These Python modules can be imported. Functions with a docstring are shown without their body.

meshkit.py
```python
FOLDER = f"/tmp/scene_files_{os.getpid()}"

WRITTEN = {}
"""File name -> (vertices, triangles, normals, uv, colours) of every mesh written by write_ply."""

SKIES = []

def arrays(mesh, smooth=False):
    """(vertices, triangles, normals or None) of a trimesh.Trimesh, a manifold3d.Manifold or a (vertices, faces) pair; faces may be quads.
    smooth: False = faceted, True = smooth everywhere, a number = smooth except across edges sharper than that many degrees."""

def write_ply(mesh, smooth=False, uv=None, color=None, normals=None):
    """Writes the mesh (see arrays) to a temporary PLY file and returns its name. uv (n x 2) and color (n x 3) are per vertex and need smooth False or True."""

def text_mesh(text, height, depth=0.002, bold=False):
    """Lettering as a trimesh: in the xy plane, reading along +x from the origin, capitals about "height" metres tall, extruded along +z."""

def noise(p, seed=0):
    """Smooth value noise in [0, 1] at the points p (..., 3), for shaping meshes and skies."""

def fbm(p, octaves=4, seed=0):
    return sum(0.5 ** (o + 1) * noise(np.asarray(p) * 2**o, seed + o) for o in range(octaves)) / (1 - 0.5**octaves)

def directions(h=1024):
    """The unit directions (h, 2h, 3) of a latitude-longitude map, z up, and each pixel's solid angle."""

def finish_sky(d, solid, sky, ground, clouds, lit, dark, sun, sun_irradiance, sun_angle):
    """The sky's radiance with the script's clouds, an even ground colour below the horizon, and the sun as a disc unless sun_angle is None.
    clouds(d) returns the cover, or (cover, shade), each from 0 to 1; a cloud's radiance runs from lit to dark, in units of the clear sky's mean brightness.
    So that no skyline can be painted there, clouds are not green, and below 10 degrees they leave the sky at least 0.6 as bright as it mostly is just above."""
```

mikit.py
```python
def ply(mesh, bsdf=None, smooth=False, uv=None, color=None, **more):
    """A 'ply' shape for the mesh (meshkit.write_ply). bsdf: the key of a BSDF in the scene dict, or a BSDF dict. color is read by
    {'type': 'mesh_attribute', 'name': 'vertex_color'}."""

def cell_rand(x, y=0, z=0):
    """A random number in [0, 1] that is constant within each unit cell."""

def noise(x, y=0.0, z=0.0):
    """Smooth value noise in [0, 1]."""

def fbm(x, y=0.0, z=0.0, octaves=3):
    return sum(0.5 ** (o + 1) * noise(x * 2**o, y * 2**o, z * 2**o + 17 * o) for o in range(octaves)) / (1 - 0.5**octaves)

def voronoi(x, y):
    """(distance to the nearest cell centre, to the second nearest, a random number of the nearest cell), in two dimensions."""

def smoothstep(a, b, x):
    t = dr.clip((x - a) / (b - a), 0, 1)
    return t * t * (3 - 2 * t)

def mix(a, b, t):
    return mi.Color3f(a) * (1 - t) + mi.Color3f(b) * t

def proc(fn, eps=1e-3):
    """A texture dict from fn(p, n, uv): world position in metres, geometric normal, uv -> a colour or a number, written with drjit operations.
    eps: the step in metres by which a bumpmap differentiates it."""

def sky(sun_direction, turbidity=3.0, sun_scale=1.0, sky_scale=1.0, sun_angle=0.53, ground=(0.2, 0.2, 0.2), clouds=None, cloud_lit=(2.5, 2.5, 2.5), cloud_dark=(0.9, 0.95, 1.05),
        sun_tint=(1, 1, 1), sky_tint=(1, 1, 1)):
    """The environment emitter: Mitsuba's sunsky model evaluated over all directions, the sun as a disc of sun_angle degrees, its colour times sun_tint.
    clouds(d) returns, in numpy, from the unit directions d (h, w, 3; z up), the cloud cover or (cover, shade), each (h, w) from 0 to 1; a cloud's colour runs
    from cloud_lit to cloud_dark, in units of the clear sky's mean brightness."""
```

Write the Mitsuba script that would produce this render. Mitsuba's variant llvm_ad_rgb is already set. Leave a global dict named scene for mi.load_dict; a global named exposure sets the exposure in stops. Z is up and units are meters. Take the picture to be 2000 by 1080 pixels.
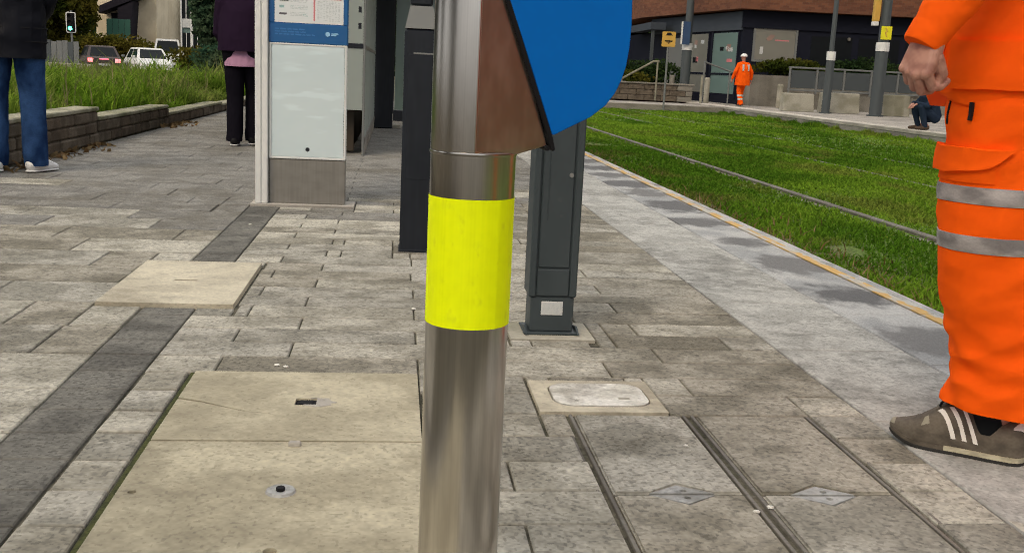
import math
import numpy as np
import trimesh
import shapely
import shapely.affinity
from shapely.geometry import Polygon, box as sbox, LineString
import manifold3d as m3
import mitsuba as mi
import drjit as dr
import mikit
import meshkit

# ------------------------------------------------------------------ camera, sky, exposure
T = mi.ScalarTransform4f
scene, labels = {}, {}
CAM = np.array([0.0, 0.0, 0.8])
FWD = np.array([0.11520514, 0.97421357, -0.19399919])
UPV = np.array([-0.02485351, 0.19806535, 0.97987368])
scene['camera'] = {'type': 'perspective', 'fov': 52.67, 'fov_axis': 'x', 'near_clip': 0.05, 'far_clip': 1000.0,
                   'to_world': T().look_at(origin=CAM.tolist(), target=(CAM + FWD).tolist(), up=UPV.tolist())}
scene['sky'] = mikit.sky((-0.5, -0.8, 0.8), turbidity=3.0, sun_scale=0.30, sun_angle=30, clouds=lambda d: 1.0,
                         cloud_lit=(2.6, 2.6, 2.6))
exposure = 1.82
RNG = np.random.default_rng(7)

# ------------------------------------------------------------------ helpers
TAKEN = {}


def numbered(base):
    n = TAKEN.get(base, 0)
    TAKEN[base] = n + 1
    return base if n == 0 else f'{base}_{n:03d}'


def add(name, mesh, bsdf, parent=None, smooth=False, label=None, cat=None, kind=None, group=None, **kw):
    key = numbered(name if parent is None else f'{parent}__{name}')
    scene[key] = mikit.ply(mesh, bsdf, smooth=smooth, **kw)
    d = {}
    if label: d['label'] = label
    if cat: d['category'] = cat
    if kind: d['kind'] = kind
    if group: d['group'] = group
    if d: labels[key] = d
    return key


def put(name, ply, bsdf, parent, to_world=None):
    """one more entry from a ply dict that is shared"""
    key = numbered(f'{parent}__{name}')
    d = {**ply, 'bsdf': {'type': 'ref', 'id': bsdf}}
    if to_world is not None: d['to_world'] = to_world
    scene[key] = d
    return key


def thing(name, label, cat, group=None):
    key = numbered(name)
    labels[key] = {'label': label, 'category': cat}
    if group: labels[key]['group'] = group
    return key


def structure(name, mesh, bsdf, smooth=False, **kw):
    key = add(name, mesh, bsdf, smooth=smooth, **kw)
    labels.setdefault(key, {})['kind'] = 'structure'
    return key


def cat_mesh(ms):
    return trimesh.util.concatenate(ms)


def bx(x0, x1, y0, y1, z0, z1, b=0.0):
    """box, all edges chamfered by b"""
    if b <= 0:
        m = trimesh.creation.box((x1 - x0, y1 - y0, z1 - z0))
        m.apply_translation(((x0 + x1) / 2, (y0 + y1) / 2, (z0 + z1) / 2))
        return m
    a = np.array([(x1 - x0) / 2, (y1 - y0) / 2, (z1 - z0) / 2])
    b = min(b, a.min() * 0.49)
    pts = []
    for s in np.ndindex(2, 2, 2):
        sg = np.array(s) * 2 - 1
        for k in range(3):
            q = a - b
            q = q.copy()
            q[k] = a[k]
            pts.append(sg * q)
    m = trimesh.Trimesh(np.array(pts)).convex_hull
    m.apply_translation(((x0 + x1) / 2, (y0 + y1) / 2, (z0 + z1) / 2))
    return m


def slab_piece(x0, x1, y0, y1, ztop, zbot, b=0.004, tilt=(0, 0)):
    """paving piece: flat bottom left open, arrised top (18 triangles)"""
    v = [(x0, y0, zbot), (x1, y0, zbot), (x1, y1, zbot), (x0, y1, zbot)]
    v += [(x, y, z - b) for x, y, z in [(x0, y0, ztop), (x1, y0, ztop), (x1, y1, ztop), (x0, y1, ztop)]]
    v += [(x0 + b, y0 + b, ztop), (x1 - b, y0 + b, ztop), (x1 - b, y1 - b, ztop), (x0 + b, y1 - b, ztop)]
    v = np.array(v, float)
    c = np.array([(x0 + x1) / 2, (y0 + y1) / 2])
    v[4:, 2] += (v[4:, :2] - c) @ np.array(tilt)
    f = []
    for a in (0, 4):
        for k in range(4):
            p, q = a + k, a + (k + 1) % 4
            f += [(p, q, q + 4), (p, q + 4, p + 4)]
    f += [(8, 9, 10), (8, 10, 11)]
    return trimesh.Trimesh(v, np.array(f), process=False)


def prism(poly, z0, z1):
    ms = [trimesh.creation.extrude_polygon(g, z1 - z0, engine='earcut') for g in getattr(poly, 'geoms', [poly])]
    m = cat_mesh(ms)
    m.apply_translation((0, 0, z0))
    return m


def hull(pts):
    return trimesh.Trimesh(np.array(pts, float)).convex_hull


def frame(m, origin, ex, ey, ez):
    """mesh from a local frame to the world"""
    M = np.eye(4)
    M[:3, 0], M[:3, 1], M[:3, 2], M[:3, 3] = ex, ey, ez, origin
    m = m.copy()
    m.apply_transform(M)
    if np.linalg.det(M[:3, :3]) < 0: m.invert()
    return m


def cyl(p0, p1, r0, r1=None, n=24, caps=True):
    p0, p1 = np.array(p0, float), np.array(p1, float)
    r1 = r0 if r1 is None else r1
    return tube([p0, p1], [r0, r1], n, caps)


def tube(pts, radii, n=12, caps=True):
    p = np.array(pts, float)
    radii = np.broadcast_to(radii, (len(p),))
    t = np.gradient(p, axis=0)
    t /= np.linalg.norm(t, axis=1, keepdims=True) + 1e-12
    ref = np.array([0, 0, 1.0]) if abs(t[0][2]) < 0.9 else np.array([1.0, 0, 0])
    rings = []
    a = np.cross(t[0], ref)
    for k in range(len(p)):
        a = a - t[k] * (a @ t[k])
        a /= np.linalg.norm(a) + 1e-12
        b = np.cross(t[k], a)
        ang = np.arange(n) * 2 * np.pi / n
        rings.append(p[k] + radii[k] * (np.cos(ang)[:, None] * a + np.sin(ang)[:, None] * b))
    return loft(rings, caps)


def loft(rings, caps=True):
    rings = np.array(rings, float)
    m, n = rings.shape[:2]
    v = rings.reshape(-1, 3)
    f = []
    for i in range(m - 1):
        for j in range(n):
            a, b = i * n + j, i * n + (j + 1) % n
            f += [(a, b, b + n), (a, b + n, a + n)]
    v = list(v)
    if caps:
        for i, flip in ((0, True), (m - 1, False)):
            c = len(v)
            v.append(rings[i].mean(0))
            for j in range(n):
                a, b = i * n + j, i * n + (j + 1) % n
                f.append((c, b, a) if flip else (c, a, b))
    out = trimesh.Trimesh(np.array(v), np.array(f), process=False)
    if out.volume < 0: out.invert()
    return out


def surf_patch(fn, us, vs, thick, off=0.0):
    """a sheet lying on the surface fn(u, v) -> (point, outward normal), with thickness"""
    us, vs = np.array(us), np.array(vs)
    A = np.array([[fn(u, v) for v in vs] for u in us])
    P, N = A[:, :, 0], A[:, :, 1]
    top, bot = P + N * (off + thick), P + N * (off - 0.002)
    m, n = len(us), len(vs)
    v = np.vstack([top.reshape(-1, 3), bot.reshape(-1, 3)])
    f = []
    for i in range(m - 1):
        for j in range(n - 1):
            a, b, c, d = i * n + j, (i + 1) * n + j, (i + 1) * n + j + 1, i * n + j + 1
            f += [(a, b, c), (a, c, d)]
    rim = [i * n for i in range(m)] + [(m - 1) * n + j for j in range(1, n)] + [i * n + n - 1 for i in range(m - 2, -1, -1)] + [j for j in range(n - 2, 0, -1)]
    for k in range(len(rim)):
        a, b = rim[k], rim[(k + 1) % len(rim)]
        f += [(a, b + m * n, b), (a, a + m * n, b + m * n)]
    out = trimesh.Trimesh(v, np.array(f), process=False)
    fn0 = np.cross(top[1, 0] - top[0, 0], top[0, 1] - top[0, 0])
    if fn0 @ N[0, 0] < 0: out.invert()
    return out


_SPH = m3.Manifold.sphere(1.0, 16).to_mesh().vert_properties[:, :3]


def sph(p, r):
    return _SPH * np.asarray(r) + np.asarray(p, float)


def bone(p0, r0, p1, r1):
    return m3.Manifold.hull_points(np.vstack([sph(p0, r0), sph(p1, r1)]))


def blend(bones, res=0.02, it=8, trims=(), wrinkle=0.0, wscale=(9, 9, 5), seed=0):
    ms = [b if isinstance(b, m3.Manifold) else bone(*b) for b in bones]
    m = m3.Manifold.batch_boolean(ms, m3.OpType.Add)
    m = m.refine_to_length(res)
    g = m.to_mesh()
    t = trimesh.Trimesh(g.vert_properties[:, :3].astype(float), g.tri_verts, process=True)
    was = np.array(t.vertices)
    trimesh.smoothing.filter_taubin(t, lamb=0.5, nu=0.52, iterations=it)
    far = ~(np.linalg.norm(t.vertices - was, axis=1) < max(0.006, res * 0.7))
    v_ = np.array(t.vertices)
    v_[far] = was[far]
    t.vertices = v_
    if wrinkle:
        n = t.vertex_normals
        w = meshkit.fbm(np.array(t.vertices) * np.array(wscale) + seed * 3.7, 3, seed) - 0.5
        t.vertices = t.vertices + n * (w * 2 * wrinkle)[:, None]
    for nrm, off in trims:
        mm = m3.Manifold(m3.Mesh(np.array(t.vertices, np.float32), np.array(t.faces, np.uint32)))
        g = mm.trim_by_plane(nrm, off).to_mesh()
        t = trimesh.Trimesh(g.vert_properties[:, :3].astype(float), g.tri_verts, process=False)
    return t


# ------------------------------------------------------------------ materials
def rgb(*c):
    return {'type': 'rgb', 'value': list(c)}


def mat(name, base, rough=0.6, metallic=0.0, two=True, bump=None, bscale=0.001, **kw):
    b = {'type': 'principled', 'base_color': base if isinstance(base, dict) else rgb(*base), 'roughness': rough, 'metallic': metallic, **kw}
    if bump is not None:
        b = {'type': 'bumpmap', 'arbitrary': mikit.proc(bump, eps=0.002), 'scale': bscale, 'bsdf': b}
    scene[name] = {'type': 'twosided', 'bsdf': b} if two else b
    return name


N, FBM, SS, MIX, VOR = mikit.noise, mikit.fbm, mikit.smoothstep, mikit.mix, mikit.voronoi


def stone_fn(light, dark, dirt, grain=0.38, stain=0.55, sc=7.0, off=0.0):
    def fn(p, n, uv):
        s = FBM(p.x * sc + off, p.y * sc * 1.15, p.z * sc, octaves=4)
        s2 = FBM(p.x * sc * 0.28 + 31 + off, p.y * sc * 0.3 + 9, 0.0, octaves=3)
        g = N(p.x * 170, p.y * 170, p.z * 170) * 0.55 + N(p.x * 75 + 5, p.y * 75, p.z * 75) * 0.45
        c = MIX(dark, light, SS(0.30, 0.66, s))
        pit = SS(0.66, 0.80, N(p.x * 135 + 3, p.y * 135 + off, p.z * 135)) * grain
        c = MIX(c, dirt, SS(0.45, 0.74, s2 * 0.6 + FBM(p.x * sc * 2.1 + 7, p.y * sc * 2.6, 3.0 + off, octaves=3) * 0.4) * stain)
        return c * (1.0 - grain + 2 * grain * g) * (1 - 0.8 * pit)
    return mikit.proc(fn)


def grain_bump(p, n, uv):
    return N(p.x * 190, p.y * 190, p.z * 190) * 0.5 + N(p.x * 80, p.y * 80, p.z * 80) * 0.5 + 0.8 * N(p.x * 25, p.y * 25, p.z * 25)


for k, (l, d, o) in {'paver_pale': ((0.41, 0.395, 0.34), (0.265, 0.253, 0.212), 0.0), 'paver_grey': ((0.362, 0.35, 0.308), (0.225, 0.217, 0.186), 13.0),
                     'paver_brown': ((0.312, 0.294, 0.248), (0.18, 0.168, 0.135), 29.0),
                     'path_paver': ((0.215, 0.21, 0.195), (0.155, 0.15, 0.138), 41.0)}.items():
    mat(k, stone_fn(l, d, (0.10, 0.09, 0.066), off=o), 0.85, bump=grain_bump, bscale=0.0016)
mat('paver_dark', stone_fn((0.152, 0.148, 0.132), (0.092, 0.089, 0.079), (0.055, 0.053, 0.047), grain=0.4), 0.8, bump=grain_bump, bscale=0.0014)
mat('edge_stone', stone_fn((0.39, 0.392, 0.372), (0.30, 0.302, 0.285), (0.14, 0.138, 0.128), grain=0.26, stain=0.62, sc=10), 0.8, bump=grain_bump, bscale=0.001)


def kerb_fn(p, n, uv):
    # damp, dirty patch worn into the middle of every kerb stone
    k = dr.floor((p.y - 0.18) / 0.66)
    cy = (k + 0.5) * 0.66 + 0.18 + (mikit.cell_rand(k, 3) - 0.5) * 0.12
    cx = 1.775 + (mikit.cell_rand(k, 5) - 0.5) * 0.05
    w = FBM(p.x * 17, p.y * 12, 0.0, octaves=5) - 0.5 + 0.6 * (FBM(p.x * 4 + 5, p.y * 2.3, 1.0, octaves=3) - 0.5)
    d = dr.sqrt(dr.square((p.x - cx) / (0.165 + 0.06 * mikit.cell_rand(k, 7))) + dr.square((p.y - cy) / (0.15 + 0.16 * mikit.cell_rand(k, 9)))) + w * 1.0
    base = MIX((0.27, 0.28, 0.285), (0.39, 0.395, 0.39), SS(0.3, 0.7, FBM(p.x * 6, p.y * 6, 2.0, octaves=4)))
    c = MIX(MIX((0.085, 0.086, 0.090), (0.15, 0.15, 0.15), mikit.cell_rand(k, 12)), base, SS(0.55, 1.25, d))
    return c * (0.8 + 0.4 * N(p.x * 200, p.y * 200, 0.0))


mat('kerb_stone', mikit.proc(kerb_fn), 0.65, bump=grain_bump, bscale=0.0008)
mat('cast_concrete', stone_fn((0.47, 0.435, 0.325), (0.345, 0.315, 0.23), (0.20, 0.18, 0.13), grain=0.26, stain=0.65, sc=6), 0.85, bump=grain_bump, bscale=0.0011)
mat('cream_cover', stone_fn((0.54, 0.50, 0.39), (0.43, 0.395, 0.305), (0.25, 0.22, 0.165), grain=0.2, stain=0.55, sc=8), 0.7)
mat('white_cover', stone_fn((0.72, 0.71, 0.66), (0.55, 0.54, 0.48), (0.28, 0.26, 0.22), grain=0.22, stain=0.7, sc=18), 0.55)
mat('joint_dirt', stone_fn((0.13, 0.12, 0.09), (0.06, 0.056, 0.042), (0.035, 0.04, 0.022), sc=20), 0.95)


def moss_fn(p, n, uv):
    return MIX((0.018, 0.022, 0.008), (0.075, 0.085, 0.02), FBM(p.x * 60, p.y * 60, p.z * 60)) * (0.6 + 0.8 * N(p.x * 220, p.y * 220, 0.0))


mat('moss', mikit.proc(moss_fn), 0.95)


def line_fn(p, n, uv):
    w = FBM(p.x * 30, p.y * 11, 0.0, octaves=4)
    return MIX((0.49, 0.315, 0.11), (0.40, 0.385, 0.34), SS(0.46, 0.62, w))


mat('worn_yellow_paint', mikit.proc(line_fn), 0.7)
mat('soil', stone_fn((0.11, 0.085, 0.055), (0.05, 0.04, 0.025), (0.03, 0.045, 0.012), sc=6), 0.95)


def track_soil_fn(p, n, uv):
    a = FBM(p.x * 2.2, p.y * 1.2, 0.0, octaves=4)
    edge = SS(3.3, 2.35, p.x + (FBM(p.x * 5, p.y * 2, 4.0) - 0.5) * 0.7)
    c = MIX((0.055, 0.10, 0.014), (0.09, 0.145, 0.024), a)
    c = MIX(c, (0.10, 0.078, 0.052), edge * 0.8)
    return c * (0.6 + 0.8 * N(p.x * 60, p.y * 60, 0.0))


mat('track_soil', mikit.proc(track_soil_fn), 0.95)


def blade_fn(p, n, uv):
    a = FBM(p.x * 0.9, p.y * 0.5, 0.0, octaves=3)
    r = N(p.x * 37, p.y * 37, 1.0)
    c = MIX((0.078, 0.175, 0.014), (0.175, 0.305, 0.026), SS(0.3, 0.7, a))
    c = MIX(c, (0.19, 0.18, 0.05), SS(0.60, 0.80, FBM(p.x * 1.7 + 9, p.y * 0.9, 3.0, octaves=3)) * 0.5)
    return MIX(c, (0.25, 0.28, 0.05), SS(0.75, 1.0, r) * 0.6) * (0.65 + 0.7 * N(p.x * 90, p.y * 90, p.z * 20))


scene['grass_blade'] = {'type': 'principledthin', 'base_color': mikit.proc(blade_fn), 'roughness': 0.6, 'diff_trans': 0.7}


def weed_fn(p, n, uv):
    a = FBM(p.x * 0.6, p.y * 0.25, 0.0, octaves=3)
    r = N(p.x * 23, p.y * 23, 1.0)
    dry = SS(15.0, 30.0, p.y + (a - 0.5) * 30)
    c = MIX((0.085, 0.19, 0.014), (0.24, 0.37, 0.04), r)
    c = MIX(c, (0.33, 0.36, 0.10), SS(0.5, 0.75, FBM(p.x * 2.1 + 3, p.y * 1.2, 2.0, octaves=3)) * 0.55)
    c = MIX(c, MIX((0.22, 0.18, 0.09), (0.19, 0.23, 0.08), r), dry * 0.85)
    return c * (0.7 + 0.6 * N(p.x * 70, p.y * 70, p.z * 15))


scene['weed_blade'] = {'type': 'principledthin', 'base_color': mikit.proc(weed_fn), 'roughness': 0.6, 'diff_trans': 0.7}


scene['dry_stalk'] = {'type': 'principledthin', 'base_color': rgb(0.30, 0.27, 0.14), 'roughness': 0.7, 'diff_trans': 0.5}


def leafmat(name, a, b, sc=1.5):
    def fn(p, n, uv):
        return MIX(a, b, SS(0.25, 0.75, FBM(p.x * sc, p.y * sc, p.z * sc, octaves=3))) * (0.6 + 0.8 * N(p.x * 9, p.y * 9, p.z * 9))
    scene[name] = {'type': 'principledthin', 'base_color': mikit.proc(fn), 'roughness': 0.6, 'diff_trans': 0.5}
    return name


leafmat('leaf_olive', (0.045, 0.065, 0.012), (0.13, 0.11, 0.02), 0.9)
leafmat('leaf_dark', (0.02, 0.04, 0.015), (0.05, 0.085, 0.03), 0.8)
leafmat('leaf_ivy', (0.03, 0.075, 0.045), (0.09, 0.13, 0.07), 1.4)
leafmat('leaf_litter', (0.16, 0.09, 0.04), (0.24, 0.18, 0.10), 20)
mat('bark', (0.06, 0.048, 0.036), 0.9)


def brushed_fn(p, n, uv):
    s = N(uv.x * 420, uv.y * 1.3, 0.0) * 0.5 + N(uv.x * 95 + 9, uv.y * 2.1, 0.0) * 0.5
    m = FBM(p.x * 30, p.y * 30, p.z * 9, octaves=4)
    return mi.Color3f(0.60, 0.57, 0.53) * (0.88 + 0.17 * s) * (0.86 + 0.24 * m)


def brushed_rough(p, n, uv):
    return 0.15 + 0.12 * FBM(p.x * 24, p.y * 24, p.z * 6, octaves=3)


mat('brushed_steel', mikit.proc(brushed_fn), mikit.proc(brushed_rough), 1.0, anisotropic=0.4)


def plate_fn(p, n, uv):
    m = FBM(p.x * 38, p.y * 38, p.z * 16, octaves=4)
    st = N(p.x * 160, p.y * 160, p.z * 3)
    return MIX((0.42, 0.35, 0.31), (0.53, 0.48, 0.45), SS(0.3, 0.7, m)) * (0.9 + 0.2 * st)


mat('head_steel', mikit.proc(plate_fn), 0.33, 1.0)


def band_fn(p, n, uv):
    d = N(uv.x * 150, uv.y * 3, 0.0) * 0.4 + FBM(p.x * 60, p.y * 60, p.z * 60) * 0.6
    scuff = SS(0.60, 0.80, FBM(p.x * 90 + 3, p.y * 90, p.z * 40, octaves=5))
    return MIX((0.86, 1.0, 0.003), (0.60, 0.66, 0.03), scuff * 0.30) * (0.93 + 0.12 * d)


mat('hi_vis_yellow', mikit.proc(band_fn), 0.5, specular=0.12)
mat('blue_plastic', (0.002, 0.15, 0.58), 0.38, specular=0.15)
mat('black_rubber', (0.012, 0.012, 0.014), 0.6, specular=0.12)


def navy_fn(p, n, uv):
    return MIX((0.010, 0.013, 0.019), (0.019, 0.023, 0.031), FBM(p.x * 9, p.y * 9, p.z * 5, octaves=4)) * (0.85 + 0.3 * N(p.x * 90, p.y * 90, p.z * 8))


mat('navy_paint', mikit.proc(navy_fn), 0.42, specular=0.25)


def slate_fn(p, n, uv):
    c = MIX((0.032, 0.044, 0.050), (0.056, 0.072, 0.080), FBM(p.x * 11, p.y * 11, p.z * 5, octaves=4))
    spots = SS(0.72, 0.80, N(p.x * 55, p.y * 55, p.z * 40)) * SS(0.5, 0.7, FBM(p.x * 8 + 4, p.y * 8, p.z * 3))
    return MIX(c, (0.13, 0.13, 0.125), spots * 0.6)


mat('slate_paint', mikit.proc(slate_fn), 0.42, specular=0.3)
mat('white_paint', (0.72, 0.73, 0.72), 0.4)
mat('label_white', (0.55, 0.57, 0.57), 0.5)
mat('label_ink', (0.12, 0.13, 0.14), 0.6)


def pale_fn(p, n, uv):
    a = FBM(p.x * 5, p.y * 5, p.z * 9, octaves=4)
    s = SS(0.55, 0.75, FBM(p.x * 7 + 3, p.y, p.z * 26, octaves=3))
    return MIX((0.58, 0.69, 0.73), (0.65, 0.75, 0.785), a) * (1.0 + 0.10 * s)


mat('pale_glass_panel', mikit.proc(pale_fn), 0.22, spec_tint=0.0)


def plinth_fn(p, n, uv):
    a = FBM(p.x * 14, p.y * 14, p.z * 26, octaves=4)
    return MIX((0.20, 0.19, 0.17), (0.27, 0.26, 0.24), a) * (0.92 + 0.16 * N(p.x * 130, p.y * 130, p.z * 4))


mat('plinth_steel', mikit.proc(plinth_fn), 0.45, 0.4)
mat('pale_metal', stone_fn((0.38, 0.39, 0.39), (0.27, 0.28, 0.28), (0.16, 0.15, 0.13), grain=0.2, sc=24), 0.5)
mat('map_blue', (0.008, 0.10, 0.30), 0.35)
mat('map_faint', (0.03, 0.16, 0.42), 0.5)
mat('paper', (0.72, 0.76, 0.78), 0.5)
mat('print_red', (0.62, 0.20, 0.22), 0.6)
mat('print_brown', (0.30, 0.20, 0.17), 0.6)
mat('print_grey', (0.45, 0.50, 0.52), 0.6)
mat('print_dark', (0.09, 0.09, 0.11), 0.6)
mat('print_teal', (0.30, 0.46, 0.47), 0.6)
mat('sky_blue_print', (0.30, 0.58, 0.82), 0.5)
scene['clear_glass'] = {'type': 'thindielectric', 'int_ior': 1.5}
mat('etched_glass', (0.30, 0.34, 0.32), 0.35)
mat('glass_green', (0.14, 0.20, 0.18), 0.12)
mat('wood', (0.26, 0.16, 0.09), 0.6)


def orange_fn(p, n, uv):
    w = N(p.x * 900, p.y * 900, p.z * 900) * 0.5 + FBM(p.x * 7, p.y * 7, p.z * 7, octaves=3) * 0.5
    return MIX((0.90, 0.085, 0.002), (1.0, 0.135, 0.004), w)


def cloth_bump(p, n, uv):
    return FBM(p.x * 13, p.y * 13, p.z * 26, octaves=3) + 0.02 * N(p.x * 700, p.y * 700, p.z * 700)


mat('hi_vis_orange', mikit.proc(orange_fn), 0.8, bump=cloth_bump, bscale=0.005, specular=0.12)


def refl_fn(p, n, uv):
    a = FBM(p.x * 22, p.y * 22, p.z * 40, octaves=3)
    return MIX((0.21, 0.195, 0.20), (0.37, 0.345, 0.345), SS(0.3, 0.7, a)) * (0.9 + 0.2 * N(p.x * 300, p.y * 300, p.z * 300))


mat('reflective_grey', mikit.proc(refl_fn), 0.4, bump=cloth_bump, bscale=0.006)


def skin_fn(p, n, uv):
    a = FBM(p.x * 45, p.y * 45, p.z * 45, octaves=3)
    return MIX((0.31, 0.135, 0.10), (0.48, 0.25, 0.19), SS(0.25, 0.75, a))


mat('skin', mikit.proc(skin_fn), 0.5)


def shoe_fn(p, n, uv):
    a = FBM(p.x * 26, p.y * 26, p.z * 26, octaves=4)
    return MIX((0.055, 0.045, 0.034), (0.13, 0.11, 0.085), SS(0.25, 0.75, a)) * (0.85 + 0.3 * N(p.x * 250, p.y * 250, p.z * 250))


mat('brown_suede', mikit.proc(shoe_fn), 0.7)
mat('toe_tan', (0.30, 0.28, 0.22), 0.7)
mat('stripe_white', (0.75, 0.72, 0.69), 0.6)
mat('sole_cream', stone_fn((0.48, 0.45, 0.33), (0.34, 0.31, 0.22), (0.10, 0.09, 0.07), grain=0.1, sc=30), 0.7)
mat('sole_black', (0.02, 0.019, 0.018), 0.7)
mat('black_sock', (0.008, 0.010, 0.012), 0.9, specular=0.12)


def denim_fn(p, n, uv):
    a = FBM(p.x * 13, p.y * 13, p.z * 7, octaves=4)
    return MIX((0.006, 0.022, 0.075), (0.028, 0.070, 0.18), SS(0.3, 0.7, a)) * (0.85 + 0.3 * N(p.x * 160, p.y * 160, p.z * 160))


mat('denim', mikit.proc(denim_fn), 0.9, specular=0.12)
mat('black_nylon', (0.006, 0.007, 0.012), 0.55, specular=0.12)
mat('black_trousers', (0.006, 0.005, 0.010), 0.85, specular=0.12)
mat('plum_wool', (0.020, 0.010, 0.027), 0.95, specular=0.12)
mat('pink_cotton', (0.50, 0.27, 0.42), 0.9)
mat('white_trainer', (0.78, 0.78, 0.78), 0.5)
mat('hair_brown', (0.03, 0.02, 0.013), 0.8)
mat('helmet_white', (0.85, 0.85, 0.85), 0.35)
mat('navy_cloth', (0.018, 0.03, 0.055), 0.9, specular=0.12)
mat('brown_boot', (0.07, 0.045, 0.03), 0.8)


def wallstone(a, b, d, sc):
    return stone_fn(a, b, d, grain=0.25, stain=0.7, sc=sc)


mat('wall_block_brown', wallstone((0.120, 0.092, 0.066), (0.070, 0.053, 0.038), (0.04, 0.036, 0.025), 8), 0.9, bump=grain_bump, bscale=0.004)
mat('wall_block_grey', wallstone((0.15, 0.122, 0.092), (0.09, 0.072, 0.053), (0.05, 0.045, 0.03), 8), 0.9, bump=grain_bump, bscale=0.004)
mat('coping', wallstone((0.33, 0.32, 0.25), (0.22, 0.215, 0.15), (0.10, 0.11, 0.05), 7), 0.9)
mat('concrete_pale', stone_fn((0.40, 0.385, 0.325), (0.26, 0.25, 0.195), (0.17, 0.165, 0.11), grain=0.15, stain=0.7, sc=2.6), 0.9)
mat('concrete_grey', stone_fn((0.24, 0.225, 0.195), (0.16, 0.15, 0.125), (0.10, 0.09, 0.07), grain=0.2, sc=2.0), 0.9)
mat('far_paving', stone_fn((0.27, 0.255, 0.235), (0.19, 0.18, 0.165), (0.12, 0.11, 0.10), grain=0.15, sc=1.2), 0.9)
mat('far_edge', stone_fn((0.43, 0.41, 0.37), (0.33, 0.31, 0.28), (0.22, 0.21, 0.18), grain=0.15, sc=1.6), 0.85)
mat('rail_steel', stone_fn((0.17, 0.16, 0.14), (0.11, 0.10, 0.085), (0.07, 0.06, 0.05), grain=0.2, sc=6), 0.6, 0.0)
mat('asphalt', stone_fn((0.10, 0.098, 0.092), (0.07, 0.068, 0.064), (0.05, 0.05, 0.045), grain=0.2, sc=1.5), 0.9)
mat('render_beige', stone_fn((0.76, 0.66, 0.48), (0.67, 0.57, 0.40), (0.33, 0.27, 0.18), grain=0.06, stain=0.35, sc=0.8), 0.9)
mat('dark_timber', (0.020, 0.018, 0.026), 0.8, specular=0.12)
mat('hoarding_green', (0.045, 0.15, 0.105), 0.6)
mat('grey_steel', (0.17, 0.18, 0.18), 0.5)
mat('pole_slate', (0.065, 0.078, 0.085), 0.5)
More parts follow.
